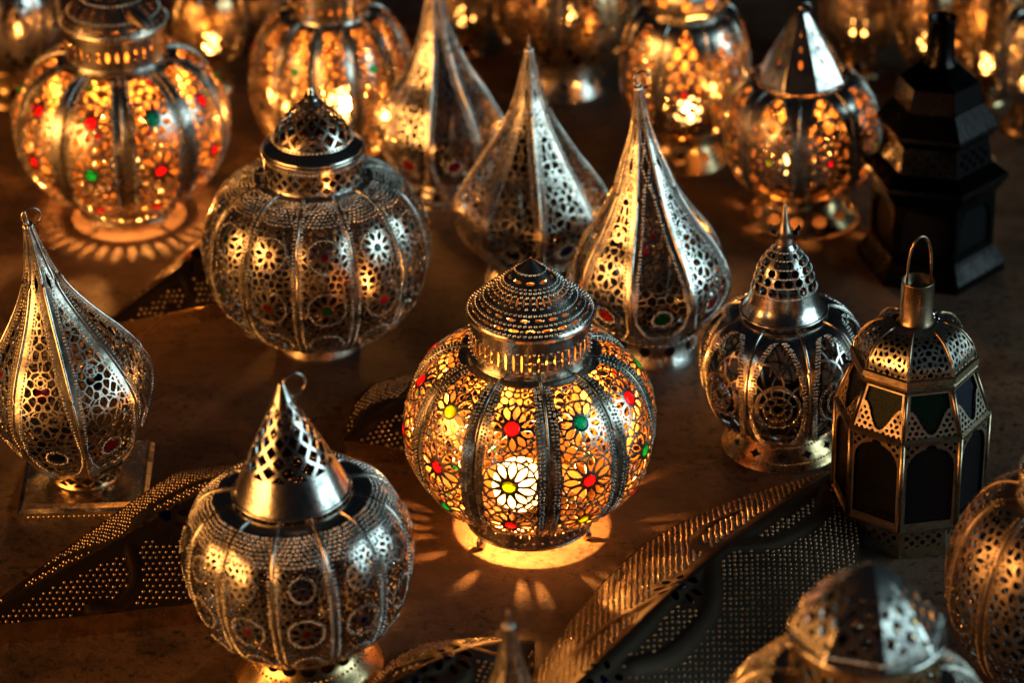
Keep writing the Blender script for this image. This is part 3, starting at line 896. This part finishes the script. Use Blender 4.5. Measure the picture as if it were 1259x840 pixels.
def g13():
    def pat(S): return pat_globe(S, wb=0.032, wide=0.76, R=0.44, R2=0.68, net=0.85, brad=0.042, k=7)
    def basefn(S):
        f = np.full(S.X.shape, 0.01)
        th = np.mod(S.TH+PI/12, PI/6)-PI/12; x = th*np.interp(0.42*S.L, S.y, S.r); y = S.Y-0.42*S.L
        f = (np.sqrt(np.abs(x)/0.0085)+np.sqrt(np.abs(y)/0.0065)-1)*0.004
        return f, revbeads(S, 0.62*S.L, 80, 0.0011)+revbeads(S, 0.24*S.L, 90, 0.0011)
    def cap(S):
        f = np.full(S.X.shape, 0.01)
        for i, (u, m, r) in enumerate(((0.42, 18, 0.0036), (0.54, 16, 0.0034), (0.655, 13, 0.0034), (0.765, 10, 0.003), (0.865, 8, 0.0024))):
            f = np.minimum(f, slotrow(S, u*S.L, m, r, r, (i % 2)*PI/m))
        b = []
        for u, m in ((0.34, 74), (0.48, 60), (0.60, 52), (0.71, 40), (0.82, 30), (0.92, 22)): b += revbeads(S, u*S.L, m, 0.001)
        return f, b
    root, s, o = globe(962, 543, 'unlit bulbous lantern with crowned spike finial and star holes in brass foot',
        [(512, 56), (446, 103), (384, 52)], [(379, 53), (366, 44), (344, 38), (322, 30), (303, 14), (299, 11)], 8, math.radians(-2), M['steel'],
        lambda k, j: None, pat, [(543, 76), (532, 66), (516, 52), (506, 54)], M['brass'], cap, 80, M['steel'], basefn=basefn, tilt=(0, -0.04))
    r0, z0 = s.rz(299, 11); za = s.h(250)
    f = obj('finial', lathe('finial', [(r0, z0-0.001), (r0*0.95, z0+0.004), (r0*0.75, z0+0.007), (r0*0.95, z0+0.0085), (r0*0.72, z0+0.011), (r0*0.4, z0+(za-z0)*0.6), (r0*0.16, za-0.001), (0.0002, za)], M['dull'], 20), root)
    # crown of six leaves
    V = []; F = []
    for i in range(6):
        a = 2*PI*i/6
        for (rr, zz, wd) in ((0.7, 0.006, 0.35), (1.45, 0.007, 0.5), (1.9, 0.011, 0.28), (1.75, 0.014, 0.03)):
            for sgn in (-1, 1):
                aa = a+sgn*wd*0.55; V.append((r0*rr*math.sin(aa), -r0*rr*math.cos(aa), z0+zz))
        b = i*8
        for k in range(3): F.append((b+2*k, b+2*k+1, b+2*k+3, b+2*k+2))
    obj('crown', to_mesh('crown', V, F, (M['dull'],)), f)
g13()

def g14():
    def pat(S): return pat_melon(S, [(0.20, 0.45, 0.15), (0.43, 0.58, 0.17), (0.67, 0.42, 0.12)], wb=0.036, top=0.92, dense=0.77, margin=0.03, rows=1, k=8, cells=0.235, brad=0.056, seed=S.seed)
    cap = lambda S: (np.maximum(fn_net(12, 0.27, 0.86, 0.0017, None, 8)(S)[0], -1), [])
    root, s, o = globe(381, 822, 'lantern with netted cone cap and ring, dotted body orange on one side, flared foot',
        [(768, 76), (672, 143), (604, 76)], [(600, 72), (560, 52), (520, 30), (490, 13), (470, 4)], 12, math.radians(2), M['steel'],
        lambda k, j: ('r', 'rbrrbrrbrrbr'[k], None)[j], pat, [(822, 92), (812, 84), (790, 62), (764, 66)], M['brass'], cap, 90, M['steel'], tilt=(0, -0.045), lobe=0.035,
        basefn=fn_holes([(0.62, 16, 0.0055, 0.004, 0)], [(0.45, 60, 0.0013, 0), (0.8, 60, 0.0013, 0)]))
    z = s.h(470)
    finial_ring(root, z-0.004, 0.0085, 0.0008, M['steel'], 0, 0.009, 0.4)
    # smooth dark shoulder plates under the cap
    r1, z1 = s.rz(604, 78); 
g14()

def g10():
    def pat(S): return pat_globe(S, yj=0.50, R=0.52, rj=0.15, wb=0.045, wide=0.78, R2=0.74, k=9, rows=1, net=0.6, top=0.95)
    holes = fn_holes([(0.36, 12, 0.0068, 0.0058, 0.1), (0.78, 8, 0.004, 0.006, 0)])
    cap = fn_holes([(0.34, 8, 0.0018, 0.004, 0), (0.52, 8, 0.0014, 0.003, 0), (0.70, 8, 0.0012, 0.003, 0)])
    root, s, o = globe(986, 263, 'lit eight sided lantern with plain shiny cone cap, yellow and red jewels',
        [(222, 50), (168, 97), (96, 55)], [(94, 54), (70, 42), (40, 24), (18, 11), (10, 4)], 8, math.radians(22.5), M['lit_silver'],
        lambda k, j: 'ryrgrryr'[k] if k != 7 else 'y', pat, [(263, 68), (255, 63), (238, 48), (219, 46)], M['brass'], cap, 60, M['steel'], 0.75, basefn=holes, ngon=8, tilt=(0, -0.055))
    bulb(root, 0.014, s.h(195), 60.0, -0.006, -0.012, 0.006, 5.0); socket(root, 0.009, 0.003, s.h(195)-0.011)
    finial_ring(root, s.h(12), 0.006, 0.0008, M['steel'], 0, 0.004, 0.5)
g10()

def g9():
    def pat(S): return pat_globe(S, yj=0.50, R=0.52, rj=0.15, wb=0.045, wide=0.78, R2=0.76, k=8, rows=0, net=0.6, top=0.95)
    root, s, o = globe(838, 192, 'lit globe lantern with pink jewel and glaring bulb, on flared foot with round holes',
        [(152, 42), (82, 80), (10, 48)], [(10, 48), (-4, 50), (-22, 46), (-50, 24), (-66, 4)], 8, math.radians(0), M['lit_silver'],
        lambda k, j: 'pyrgryry'[k], pat, [(192, 58), (185, 54), (168, 42), (150, 40)], M['brass'], fn_holes([(0.25, 10, 0.005, 0.006, 0), (0.6, 8, 0.004, 0.006, 0)]), 50, M['silver'], 0.65,
        basefn=fn_holes([(0.42, 9, 0.0058, 0.006, 0.05)]), ngon=8)
    bulb(root, 0.015, s.h(128), 55.0, 0.006, -0.012, 0.006, 5.0); socket(root, 0.009, 0.003, s.h(128)-0.012)
g9()

def g8():
    def pat(S): return pat_globe(S, yj=0.48, R=0.5, rj=0.16, wb=0.045, wide=0.76, R2=0.74, k=8, rows=0, net=0.62)
    root, s, o = globe(694, 104, 'unlit brown goblet lantern on wide smooth foot, beyond the sharp teardrop tip',
        [(66, 44), (10, 87), (-62, 50)], [(-62, 50), (-80, 36), (-110, 4)], 8, math.radians(18), M['brass'],
        lambda k, j: None, pat, [(104, 54), (98, 51), (84, 44), (64, 42)], M['silver'], None, 20, M['silver'], 0.6, basefn=fn_holes([(0.45, 8, 0.004, 0.004, 0)]))
    bulb(root, 0.012, s.h(20), 8.0, 0, 0, 0.010, 1.5); socket(root, 0.009, 0.003, s.h(20)-0.009)  # dim bulb added to this unlit lantern for its orange reflected light
g8()

# ================================================================== FRONT RIGHT LANTERNS (cropped by the frame)
def g16():
    s = Site(1042, 1085)
    root = thing('lantern', 'blurred big lantern with domed lid shining white on one side, over the leaf sconce', 'lantern', (s.x, s.y, 0), GRP, s.face)
    bot = s.rz(1040, 80); mx = s.rz(945, 188); top = s.rz(838, 94)
    def pat(S): return pat_melon(S, [(0.45, 0.7, 0.18), (0.68, 0.6, 0.16)], wb=0.04, top=0.95, dense=0.8, margin=0.05, rows=1, k=9, brad=0.05, cells=0.3, seed=S.seed)
    body_panels(root, belly(bot, mx, top, 0.92), 12, math.radians(10), pat, M['silver'], lambda k, j: 'rbrgrrbrrgrr'[k] if j else None, 60, 140, 0.04, 0.0014)
    rev(root, 'base', [(bot[0]*1.1, 0), (bot[0]*1.1, 0.002), (bot[0]*0.9, bot[1]*0.6), (bot[0], bot[1])], M['dull'], None, 64, 16)
    rc, zc = s.rz(838, 93); rl, zl = s.rz(775, 92)
    rev(root, 'collar', [(rc*1.03, zc-0.001), (rc, zc+0.003), (rl, zl)], M['brass'], fn_lattice_collar(24), 240, 30)
    hoop(root, 'lid_rim', rl*1.02, zl, 0.0016, M['steel'])
    ra, za = s.rz(694, 3)
    cap = lambda S: (fn_net(16, 0.14, 0.66, 0.0036, None, 4, 0.15)(S)[0], revbeads(S, 0.09*S.L, 60, 0.0016))
    rev(root, 'lid', catmull([(rl*1.02, zl), (rl*0.95, zl+(za-zl)*0.14), (rl*0.66, zl+(za-zl)*0.52), (rl*0.32, zl+(za-zl)*0.82), (ra, za)]), M['steel'], cap, 260, 70, 8, 0.25)
g16()
def g17():
    s = Site(1280, 850)
    root = thing('lantern', 'blurred round pierced lantern beside the black paned octagonal lantern', 'lantern', (s.x, s.y, 0), GRP, s.face)
    bot = s.rz(812, 60); mx = s.rz(716, 134); top = s.rz(612, 58)
    def pat(S): return pat_melon(S, [(0.45, 0.7, 0.18), (0.70, 0.62, 0.17)], wb=0.04, top=0.95, margin=0.06, rows=1, k=9, brad=0.045, cells=0.28, seed=S.seed)
    body_panels(root, belly(bot, mx, top, 0.92), 10, math.radians(-20), pat, M['dull'], lambda k, j: None, 60, 130, 0.045, 0.0013)
    rev(root, 'base', [(bot[0]*1.1, 0), (bot[0]*1.1, 0.002), (bot[0]*0.9, bot[1]*0.6), (bot[0], bot[1])], M['dull'], None, 64, 16)
    rc, zc = s.rz(612, 58); rl, zl = s.rz(580, 57); ra, za = s.rz(520, 3)
    rev(root, 'collar', [(rc*1.03, zc-0.001), (rc, zc+0.003), (rl, zl)], M['silver'], fn_lattice_collar(22), 220, 24)
    rev(root, 'lid', [(rl*1.03, zl-0.002), (rl*1.03, zl+0.002), (ra, za)], M['silver'], fn_net(12, 0.1, 0.85, 0.002, None, 5), 200, 50)
g17()

# ================================================================== POLYGONAL LANTERNS
def facet(root, name, ra, za, rb, zb, n, k, off, mat, field=None, inset=0.0, nu=40, nv=40, push=0.0, shrink=1.0, thick=0.0012, uv=None):
    """flat side k of an n sided frustum between circumradii ra (at za) and rb (at zb)"""
    h = PI/n; a = off+2*PI*k/n
    def pt(r, t, z): # t -1..1 along the flat side
        xx = r*math.sin(h)*t*shrink; yy = -(r*math.cos(h)+push)
        return (xx, yy, z)
    if field is None:
        t_ = 0.0008
        V = [pt(ra, -1, za), pt(ra, 1, za), pt(rb, 1, zb), pt(rb, -1, zb)]
        V += [(x, y+t_, z) for x, y, z in V]
        me = to_mesh(name, V, [(0, 1, 2, 3), (7, 6, 5, 4), (0, 4, 5, 1), (1, 5, 6, 2), (2, 6, 7, 3), (3, 7, 4, 0)], (mat,), False)
    else:
        P = np.zeros((nv+1, nu+1, 3)); X = np.zeros((nv+1, nu+1)); Y = np.zeros((nv+1, nu+1)); W = np.zeros((nv+1, nu+1))
        for i in range(nv+1):
            q = i/nv; r = ra+(rb-ra)*q; z = za+(zb-za)*q
            for j in range(nu+1):
                t = -1+2*j/nu; P[i, j] = pt(r, t, z); X[i, j] = P[i, j, 0]; Y[i, j] = q*math.hypot(zb-za, (rb-ra)*math.cos(h)); W[i, j] = r*math.sin(h)*shrink
        nrm = np.array((0, -(zb-za), -(rb-ra)*math.cos(h)*-1.0)); nrm = np.array((0, -(zb-za), (ra-rb)*math.cos(h))); nrm /= np.linalg.norm(nrm)
        V, Nn, F = march(P, np.tile(nrm, (nv+1, nu+1, 1)), field(X, Y, W), thick)
        me = to_mesh(name, V, F, (mat,), False)
    return me, a

def polyring(name, n, off, prof, mat):
    V = []; F = []
    for r, z in prof:
        for k in range(n):
            a = off+2*PI*(k+0.5)/n; V.append((r*math.sin(a), -r*math.cos(a), z))
    for i in range(len(prof)-1):
        for k in range(n):
            l = (k+1) % n; F.append((i*n+k, i*n+l, (i+1)*n+l, (i+1)*n+k))
    return to_mesh(name, V, F, (mat,), False)

def edgebar(name, n, off, ra, za, rb, zb, rad, mat):
    a = PI/n
    return sweep(name, [(ra*math.sin(a), -ra*math.cos(a), za), (rb*math.sin(a), -rb*math.cos(a), zb)], rad, mat, 8)

def octa():
    s = Site(1114, 646); n = 8; off = math.radians(22.5-4)
    root = thing('lantern', 'octagonal lantern with black glass panes, pierced dome, tube neck and wire handle', 'lantern', (s.x, s.y, 0), GRP, s.face, (0, -0.03))
    rw, zt = s.rz(499, 94); zb = s.h(604); rs, zs = s.rz(448, 74); rd, zd = s.rz(436, 75)
    def arch(X, Y, W):
        H = Y.max(); yc = H*0.70; Rr = W.max()*0.86
        op = np.minimum(Rr-np.hypot(X, np.maximum(Y-yc, 0)*1.05), Y-0.06*H)
        for cx, cy_, rr in ((-0.55, 0.80, 0.30), (0.55, 0.80, 0.30), (0, 0.9, 0.33)):
            op = np.maximum(op, rr*W.max()*0.75-np.hypot(X-cx*W.max()*0.8, Y-(yc+(cy_-0.62)*H*0.72)))
        sp = f_diamond(X, Y, 0.0052, 0.0010)
        f = np.maximum(np.minimum(-op, np.where(Y > yc*0.9, sp, 1)), np.minimum(0.0012-np.abs(op), 1))
        f = np.where(op > 0.0012, -op, f)
        f = np.maximum(f, np.maximum(np.abs(X)-(W-0.003), np.maximum(Y-(H-0.002), 0.0025-Y)))
        return f
    me, _ = facet(root, 'wall_frame', rw, zb, rw, zt, n, 0, off, M['dull'], arch, nu=50, nv=70)
    gp, _ = facet(root, 'pane', rw, zb+0.001, rw, zt-0.001, n, 0, off, M['pane_black'], None, push=-0.0025, shrink=0.985)
    def vee(X, Y, W):
        H = Y.max(); Yd = H-Y
        op = np.minimum(W*0.82-np.abs(X), Yd-0.05*H)
        op = np.minimum(op, (0.62*H-Yd)+0.25*H*np.cos(np.clip(X/(W*0.8), -1, 1)*PI*1.0))
        sp = f_cells(X, Y, 0.0046, 0.0008, 3)
        f = np.where(op > 0, -op, np.maximum(sp, 0.0012-np.abs(op)))
        return np.maximum(f, np.maximum(np.abs(X)-(W-0.0028), np.maximum(Y-(H-0.002), 0.002-Y)))
    ms, _ = facet(root, 'shoulder_frame', rw, zt, rs, zs, n, 0, off, M['dull'], vee, nu=50, nv=44)
    mats = ['pane_green_reflection', 'pane_blue', 'pane_black', 'pane_black', 'pane_green_reflection', 'pane_blue', 'pane_black', 'pane_green_reflection']
    gs = {}
    for key in set(mats): gs[key] = facet(root, 'pane', rw, zt, rs, zs, n, 0, off, M[key], None, push=-0.0025, shrink=0.98)[0]
    post = edgebar('post', n, off, rw, zb, rw, zt, 0.0020, M['oldbrass'])
    hip = edgebar('hip', n, off, rw, zt, rs, zs, 0.0017, M['oldbrass'])
    r1, z1 = s.rz(392, 30)
    dome_prof = catmull([(rd, zd), (rd*0.95, zd+(z1-zd)*0.36), (rd*0.74, zd+(z1-zd)*0.78), (r1, z1)])
    S = Surf(dome_prof, PI/n, 56, 70, 0.0, 0)
    # flat cross sections
    c = (math.cos(PI/n)/np.cos(S.TH))[..., None]; S.P[..., :2] *= c
    S.N = np.cross(np.gradient(S.P, axis=1), np.gradient(S.P, axis=0)); S.N /= np.linalg.norm(S.N, axis=-1, keepdims=True)
    f = f_cells(S.X, S.Y, 0.0052, 0.0008, 5)
    lim = np.minimum(S.HW*0.84-np.abs(S.X), np.minimum(S.Y-0.06*S.L, 0.80*S.L-S.Y))
    f = np.maximum(f, -lim)
    md = S.build('dome_panel', f, None, 0.001, M['silver'])
    dr = sweep('dome_rib', [(p*math.sin(-PI/n)*1.0, -p*math.cos(PI/n), z) for p, z in dome_prof[::4]], 0.0012, M['oldbrass'], 6)
    for k in range(n):
        a = off+2*PI*k/n
        obj('wall_frame', me, root, a); obj('pane', gp, root, a); obj('shoulder_frame', ms, root, a); obj('pane', gs[mats[k]], root, a)
        obj('post', post, root, a); obj('hip', hip, root, a); obj('dome_panel', md, root, a); obj('dome_rib', dr, root, a)
    obj('cornice', polyring('cornice', n, off, [(rs, zs-0.001), (rs*1.05, zs), (rs*1.06, zs+0.003), (rs*1.02, zs+0.005), (rd*1.07, zd-0.002), (rd*1.05, zd+0.002), (rd*0.97, zd+0.003)], M['oldbrass']), root)
    obj('waist_frame', polyring('waist_frame', n, off, [(rw*0.99, zt-0.0025), (rw*1.03, zt-0.002), (rw*1.035, zt+0.001), (rw*0.99, zt+0.003)], M['oldbrass']), root)
    obj('bottom_frame', polyring('bottom_frame', n, off, [(rw*0.80, zb-0.004), (rw*1.02, zb-0.003), (rw*1.03, zb), (rw*0.985, zb+0.002)], M['oldbrass']), root)
    rb = rw*0.78
    def foot(X, Y, W):
        f = f_diamond(X, Y, 0.006, 0.0012); H = Y.max()
        return np.maximum(f, np.maximum(np.abs(X)-W*0.85, np.maximum(Y-H*0.85, H*0.3-Y)))
    mf, _ = facet(root, 'foot_panel', rb*1.08, 0.0, rb, zb-0.003, n, 0, off, M['oldbrass'], foot, nu=36, nv=24)
    for k in range(n): obj('foot_panel', mf, root, off+2*PI*k/n)
    rt, zt1 = s.rz(392, 20); z2 = s.h(345)
    obj('neck', lathe('neck', [(rt*1.25, zt1-0.003), (rt*1.02, zt1+0.002), (rt, z2-0.001), (rt*1.03, z2), (rt*0.95, z2), (rt*0.94, zt1)], M['oldbrass'], 40), root)
    ze = s.h(291); pts = []
    for i in range(25):
        t = i/24; a = PI*t; pts.append((rt*0.9*math.cos(a), -0.001, z2-0.004+(ze-z2+0.004)*math.sin(a)**0.62))
    obj('handle', sweep('handle', pts, 0.0011, M['oldbrass'], 8), root, math.radians(38))
octa()

def hexa():
    s = Site(1143, 322); n = 6; off = math.radians(-6)
    root = thing('lantern', 'tall black hexagonal tiered lantern with open chimney tube and spreading base', 'lantern', (s.x, s.y, 0), GRP, s.face, (0, -0.03))
    I = M['iron']
    T = [s.rz(y, h) for y, h in ((318, 90), (312, 91), (296, 80), (292, 76), (228, 76), (222, 80), (208, 91), (203, 90), (192, 70), (162, 64), (150, 76), (146, 75), (122, 56), (96, 50), (76, 22), (70, 19))]
    T[0] = (T[0][0], 0.0)
    def sub(i, j): return [T[k] for k in range(i, j+1)]
    def inset(p): return p
    names = [('base', 0, 3), ('cornice', 4, 8), ('shoulder', 9, 12), ('roof', 12, 15)]
    for nm, i, j in names: obj(nm, polyring(nm, n, off, sub(i, j), I), root)
    def frame(X, Y, W):
        H = Y.max(); op = np.minimum(W-0.006-np.abs(X), np.minimum(Y-0.006, H-0.006-Y))
        op = np.minimum(op, W*0.8-np.hypot(X, np.maximum(Y-H*0.55, 0)))
        return -op
    def frame2(X, Y, W):
        H = Y.max(); op = np.minimum(W-0.004-np.abs(X), np.minimum(Y-0.003, H-0.003-Y))
        return np.maximum(-op, f_diamond(X, Y, 0.008, 0.0015))
    rw = T[3][0]
    me, _ = facet(root, 'wall_frame', T[3][0], T[3][1], T[4][0], T[4][1], n, 0, off, I, frame, nu=40, nv=40)
    gp, _ = facet(root, 'pane', T[3][0], T[3][1]+0.001, T[4][0], T[4][1]-0.001, n, 0, off, M['pane_black'], None, push=-0.003, shrink=0.985)
    m2, _ = facet(root, 'clerestory_frame', T[8][0], T[8][1], T[9][0], T[9][1], n, 0, off, I, frame2, nu=36, nv=24)
    g2, _ = facet(root, 'pane', T[8][0], T[8][1], T[9][0], T[9][1], n, 0, off, M['pane_black'], None, push=-0.003, shrink=0.98)
    hip = edgebar('roof_hip', n, off, T[12][0], T[12][1], T[14][0], T[14][1], 0.0013, I)
    for k in range(n):
        a = off+2*PI*k/n
        obj('wall_frame', me, root, a); obj('pane', gp, root, a); obj('clerestory_frame', m2, root, a); obj('pane', g2, root, a); obj('roof_hip', hip, root, a)
    r1, z1 = s.rz(74, 18); r2, z2 = s.rz(22, 17)
    obj('chimney', lathe('chimney', [(r1*1.2, z1-0.002), (r1, z1+0.003), (r2, z2), (r2*1.06, z2+0.001), (r2*0.94, z2), (r2*0.9, z1)], I, 40), root)
hexa()

# ================================================================== PRESSED LEAF SCONCES LYING ON THE GROUND
def sconce(tip, end, width, height, label, mat, rim=0.016, dens=0.0048, wpos=0.55, endw=0.62, straight=False, rimmat=None, brad=0.0015, jl=True):
    x0, y0 = ground_at(*tip); x1, y1 = ground_at(*end)
    L = math.hypot(x1-x0, y1-y0); ang = math.atan2(y1-y0, x1-x0)
    root = thing('leaf_sconce', label, 'wall sconce', (x0, y0, 0), 'pressed metal leaf sconces lying flat', ang, (0, 0))
    nu, nv = 90, 150
    def hwid(u):
        u = np.asarray(u, float)
        a = np.clip(u/wpos, 0, 1)**0.92 if straight else np.sin(np.clip(u/wpos, 0, 1)*PI/2)**1.05
        b = endw+(1-endw)*np.cos(np.clip((u-wpos)/(1-wpos), 0, 1)*PI/2)
        return width/2*np.where(u < wpos, a, b)+0.0015
    U = np.linspace(0, 1, nv+1)[:, None]*np.ones((1, nu+1)); T = np.linspace(-1, 1, nu+1)[None, :]*np.ones((nv+1, 1))
    W = hwid(U); X = U*L; Yy = T*W
    prof = np.sin(np.clip(U*1.35, 0, 1)*PI/2)**0.8
    # faceted convex shell with smooth raised stem and curls
    H = rim+height*prof*(0.62*(1-np.abs(T)**1.6)+0.38*(1-np.abs(T)))
    if straight: H = rim+height*np.clip(U*1.3, 0, 1)*(0.25*(1-np.abs(T)**2)+0.75*(1-np.abs(T)))
    vein = np.full(X.shape, 99.0)
    def curve(pts, wd):
        nonlocal vein
        p = catmull([(a*L, b*width/2) for a, b in pts], 18)
        d = np.min(np.hypot(X[..., None]-p[:, 0], Yy[..., None]-p[:, 1]), -1); vein = np.minimum(vein, d/wd)
    curve([(0.02, 0), (0.25, 0.02), (0.5, -0.03), (0.75, 0.02), (0.98, 0)], 0.0060)
    curve([(0.46, -0.02), (0.36, 0.24), (0.22, 0.27), (0.14, 0.1)], 0.0042)
    curve([(0.48, 0.0), (0.44, -0.35), (0.36, -0.46), (0.30, -0.36)], 0.0036)
    curve([(0.50, 0.0), (0.60, 0.30), (0.72, 0.34), (0.80, 0.2)], 0.0045)
    curve([(0.62, 0.0), (0.74, -0.36), (0.88, -0.44), (0.95, -0.3)], 0.0042)
    H = H+0.0016*np.exp(-(vein*0.9)**4)
    P = np.stack((X, Yy, H), -1)
    Nn = np.cross(np.gradient(P, axis=0), np.gradient(P, axis=1)); Nn /= np.linalg.norm(Nn, axis=-1, keepdims=True)
    f = np.full(X.shape, 0.01)
    jew = []
    for (u, v, R) in ((0.60, -0.02, 0.020), (0.86, 0.12, 0.018)):
        cx, cyy = u*L, v*width/2
        fr, d = f_rosette(X, Yy, cx, cyy, R, R*0.30, 8, 0.0018)
        f = np.where(d < R+0.0006, fr, f); jew.append((cx, cyy, R))
    V, NN, F = march(P, Nn, f, 0.001)
    # bead field everywhere but on the stem and curls
    B = []; j = 0; x = 0.012*L
    while x < L*0.985:
        hw_ = float(hwid(x/L)); yv = -math.floor(hw_*0.95/dens)*dens-(dens/2 if j % 2 else 0)
        while yv < hw_*0.95:
            B.append((x+rng.uniform(-1, 1)*dens*0.09, yv+rng.uniform(-1, 1)*dens*0.09)); yv += dens
        x += dens*0.87; j += 1
    B = np.array(B); hwB = hwid(B[:, 0]/L)
    iu = np.clip((B[:, 0]/L*nv).round().astype(int), 0, nv); it = np.clip(((B[:, 1]/hwB+1)/2*nu).round().astype(int), 0, nu)
    keep = (vein[iu, it] > 1.45) & (np.abs(B[:, 1]) < hwB*0.965)
    for cx, cyy, R in jew: keep &= np.hypot(B[:, 0]-cx, B[:, 1]-cyy) > R+0.001
    B, iu, it = B[keep], iu[keep], it[keep]
    fu = np.clip(B[:, 0]/L*nv, 0, nv-1e-6); ft = np.clip((B[:, 1]/hwid(B[:, 0]/L)+1)/2*nu, 0, nu-1e-6)
    i0, j0 = fu.astype(int), ft.astype(int); wa, wc = (fu-i0)[:, None], (ft-j0)[:, None]
    def bil(A): return A[i0, j0]*(1-wa)*(1-wc)+A[i0+1, j0]*wa*(1-wc)+A[i0, j0+1]*(1-wa)*wc+A[i0+1, j0+1]*wa*wc
    nb = bil(Nn); nb /= np.linalg.norm(nb, axis=1, keepdims=True)
    sh = obj('shell', to_mesh('shell', V, F, (mat,)), root)
    V, F = add_beads(np.zeros((0, 3)), [], bil(P), nb, brad*np.random.RandomState(4).uniform(0.8, 1.1, len(B)))
    bo = obj('bead_field', to_mesh('bead_field', V, F, (M['bead'],)), sh); bo['kind'] = 'stuff'
    # side wall
    ring = [(u*L, float(hwid(u))) for u in np.linspace(0, 1, 60)]
    out = [(x, y) for x, y in ring]+[(x, -y) for x, y in reversed(ring)]
    V = []; F = []; n = len(out)
    for zz, sc_ in ((0.0, 1.0), (rim*0.86, 1.0), (rim*0.95, 1.012), (rim+0.0005, 1.0)):
        for x, y in out: V.append((x, y*sc_, zz))
    for i in range(3):
        for k in range(n): F.append((i*n+k, (i+1)*n+k, (i+1)*n+(k+1) % n, i*n+(k+1) % n))
    obj('side_wall', to_mesh('side_wall', V, F, (rimmat or mat,)), root)
    for cx, cyy, R in jew:
        i_ = int(round(cx/L*nv)); j_ = int(round((cyy/float(hwid(cx/L))+1)/2*nu))
        o = obj('jewel', jewel_mesh(R*0.32, 'b'), root)
        nn = Vector(Nn[i_, j_]); o.matrix_local = Matrix.Translation(Vector(P[i_, j_])-nn*0.001) @ nn.to_track_quat('Z', 'Y').to_matrix().to_4x4()
    return root

sconce((1046, 592), (665, 978), 0.165, 0.050, 'large dark pressed leaf sconce with raised stem, beside the lit beaded lid lantern', M['leaf'], 0.014, wpos=0.45, endw=0.5)
sconce((-35, 795), (360, 650), 0.190, 0.045, 'dark beaded leaf sconce with brass edge, under the netted cone cap lantern', M['leaf'], 0.018, rimmat=M['brass'], straight=True, wpos=0.8)
sconce((134, 416), (318, 335), 0.130, 0.040, 'small leaf sconce half under the dark banded unlit lantern', M['brass'], 0.014, rimmat=M['brass'], straight=True, wpos=0.95, dens=0.0048, brad=0.0015)  # brass shell colour stands in for gold light falling on this leaf
sconce((425, 560), (590, 500), 0.12, 0.02, 'beaded leaf sconce behind the lit beaded lid lantern', M['brass'], 0.014)
sconce((656, 808), (480, 905), 0.105, 0.03, 'small silvery leaf sconce beside the blurred slender lantern tip', M['silver'], 0.012)

# ================================================================== BACK ROW, OUT OF FOCUS
def copy_tree(o, parent=None):
    c = o.copy(); C.objects.link(c)
    if parent is not None: c.parent = parent
    for ch in o.children: copy_tree(ch, c)
    return c
def back(px, py, label, n, off, hwm, hts, mat, lit=0.0, jew='r', tall=False, capmat=None):
    """simple globe or goblet of the back row; hts = axis heights (bottom, widest, top, apex)"""
    def pat(S): return pat_globe(S, yj=0.48, R=0.5, rj=0.16, wb=0.045, wide=0.8, R2=0.74, k=8, rows=0, net=0.62)
    b, m, t, ap = hts
    root, s, o = globe(px, py, label, [(b, hwm*0.5), (m, hwm), (t, hwm*0.5)], [(t, hwm*0.5), ((t+ap)/2, hwm*0.28), (ap, 3)], n, off, mat,
        lambda k, j: jew if (k % 2 and jew) else None, pat, [(py, hwm*0.66), (py-7, hwm*0.62), ((py+b)/2, hwm*0.46), (b-2, hwm*0.48)], M['brass'],
        fn_holes([(0.3, 12, 0.004, 0.004, 0), (0.6, 8, 0.003, 0.004, 0)]), 30, capmat or M['silver'], 0.5, basefn=fn_holes([(0.45, 9, 0.005, 0.005, 0)]))
    if lit:
        bulb(root, 0.012, s.h((b+m)/2+5), lit*0.45, 0, 0, 0.010, 1.2); socket(root, 0.008, 0.003, s.h((b+m)/2+5)-0.01)
    return root
back(18, 118, 'pale grey lantern, unlit, behind the lantern with rays round its foot', 8, 0.2, 66, (78, 25, -35, -90), M['steel'], 0, None)
back(262, 108, 'dim goblet lantern glowing through slits beyond the lantern with rays round its foot', 8, 0.1, 46, (70, 25, -20, -70), M['brass'], 30, 'y')
back(330, 62, 'grey dull lantern peeping between two lit melon lanterns in the back row', 8, 0.3, 42, (35, -5, -45, -90), M['dull'], 0, None)
back(572, 62, 'dark copper lantern beyond the tall teardrop with bright facet', 8, 0.5, 44, (36, -8, -50, -95), M['dull'], 8, None)
back(1052, 88, 'small dark goblet lantern beyond the plain cone cap lantern', 8, 0.4, 50, (52, 8, -40, -80), M['dull'], 10, None)
back(1136, 118, 'copper goblet lantern right behind the chimney of the black hexagonal lantern', 8, 0.0, 44, (72, 20, -30, -80), M['brass'], 10, None)
back(1208, 122, 'tall orange tinged lantern beside the black hexagonal chimney', 8, 0.15, 48, (98, 48, -40, -110), M['brass'], 12, None)
back(1262, 158, 'white glinting lantern at the end of the back row', 8, 0.35, 48, (120, 72, 8, -50), M['steel'], 12, 'r')
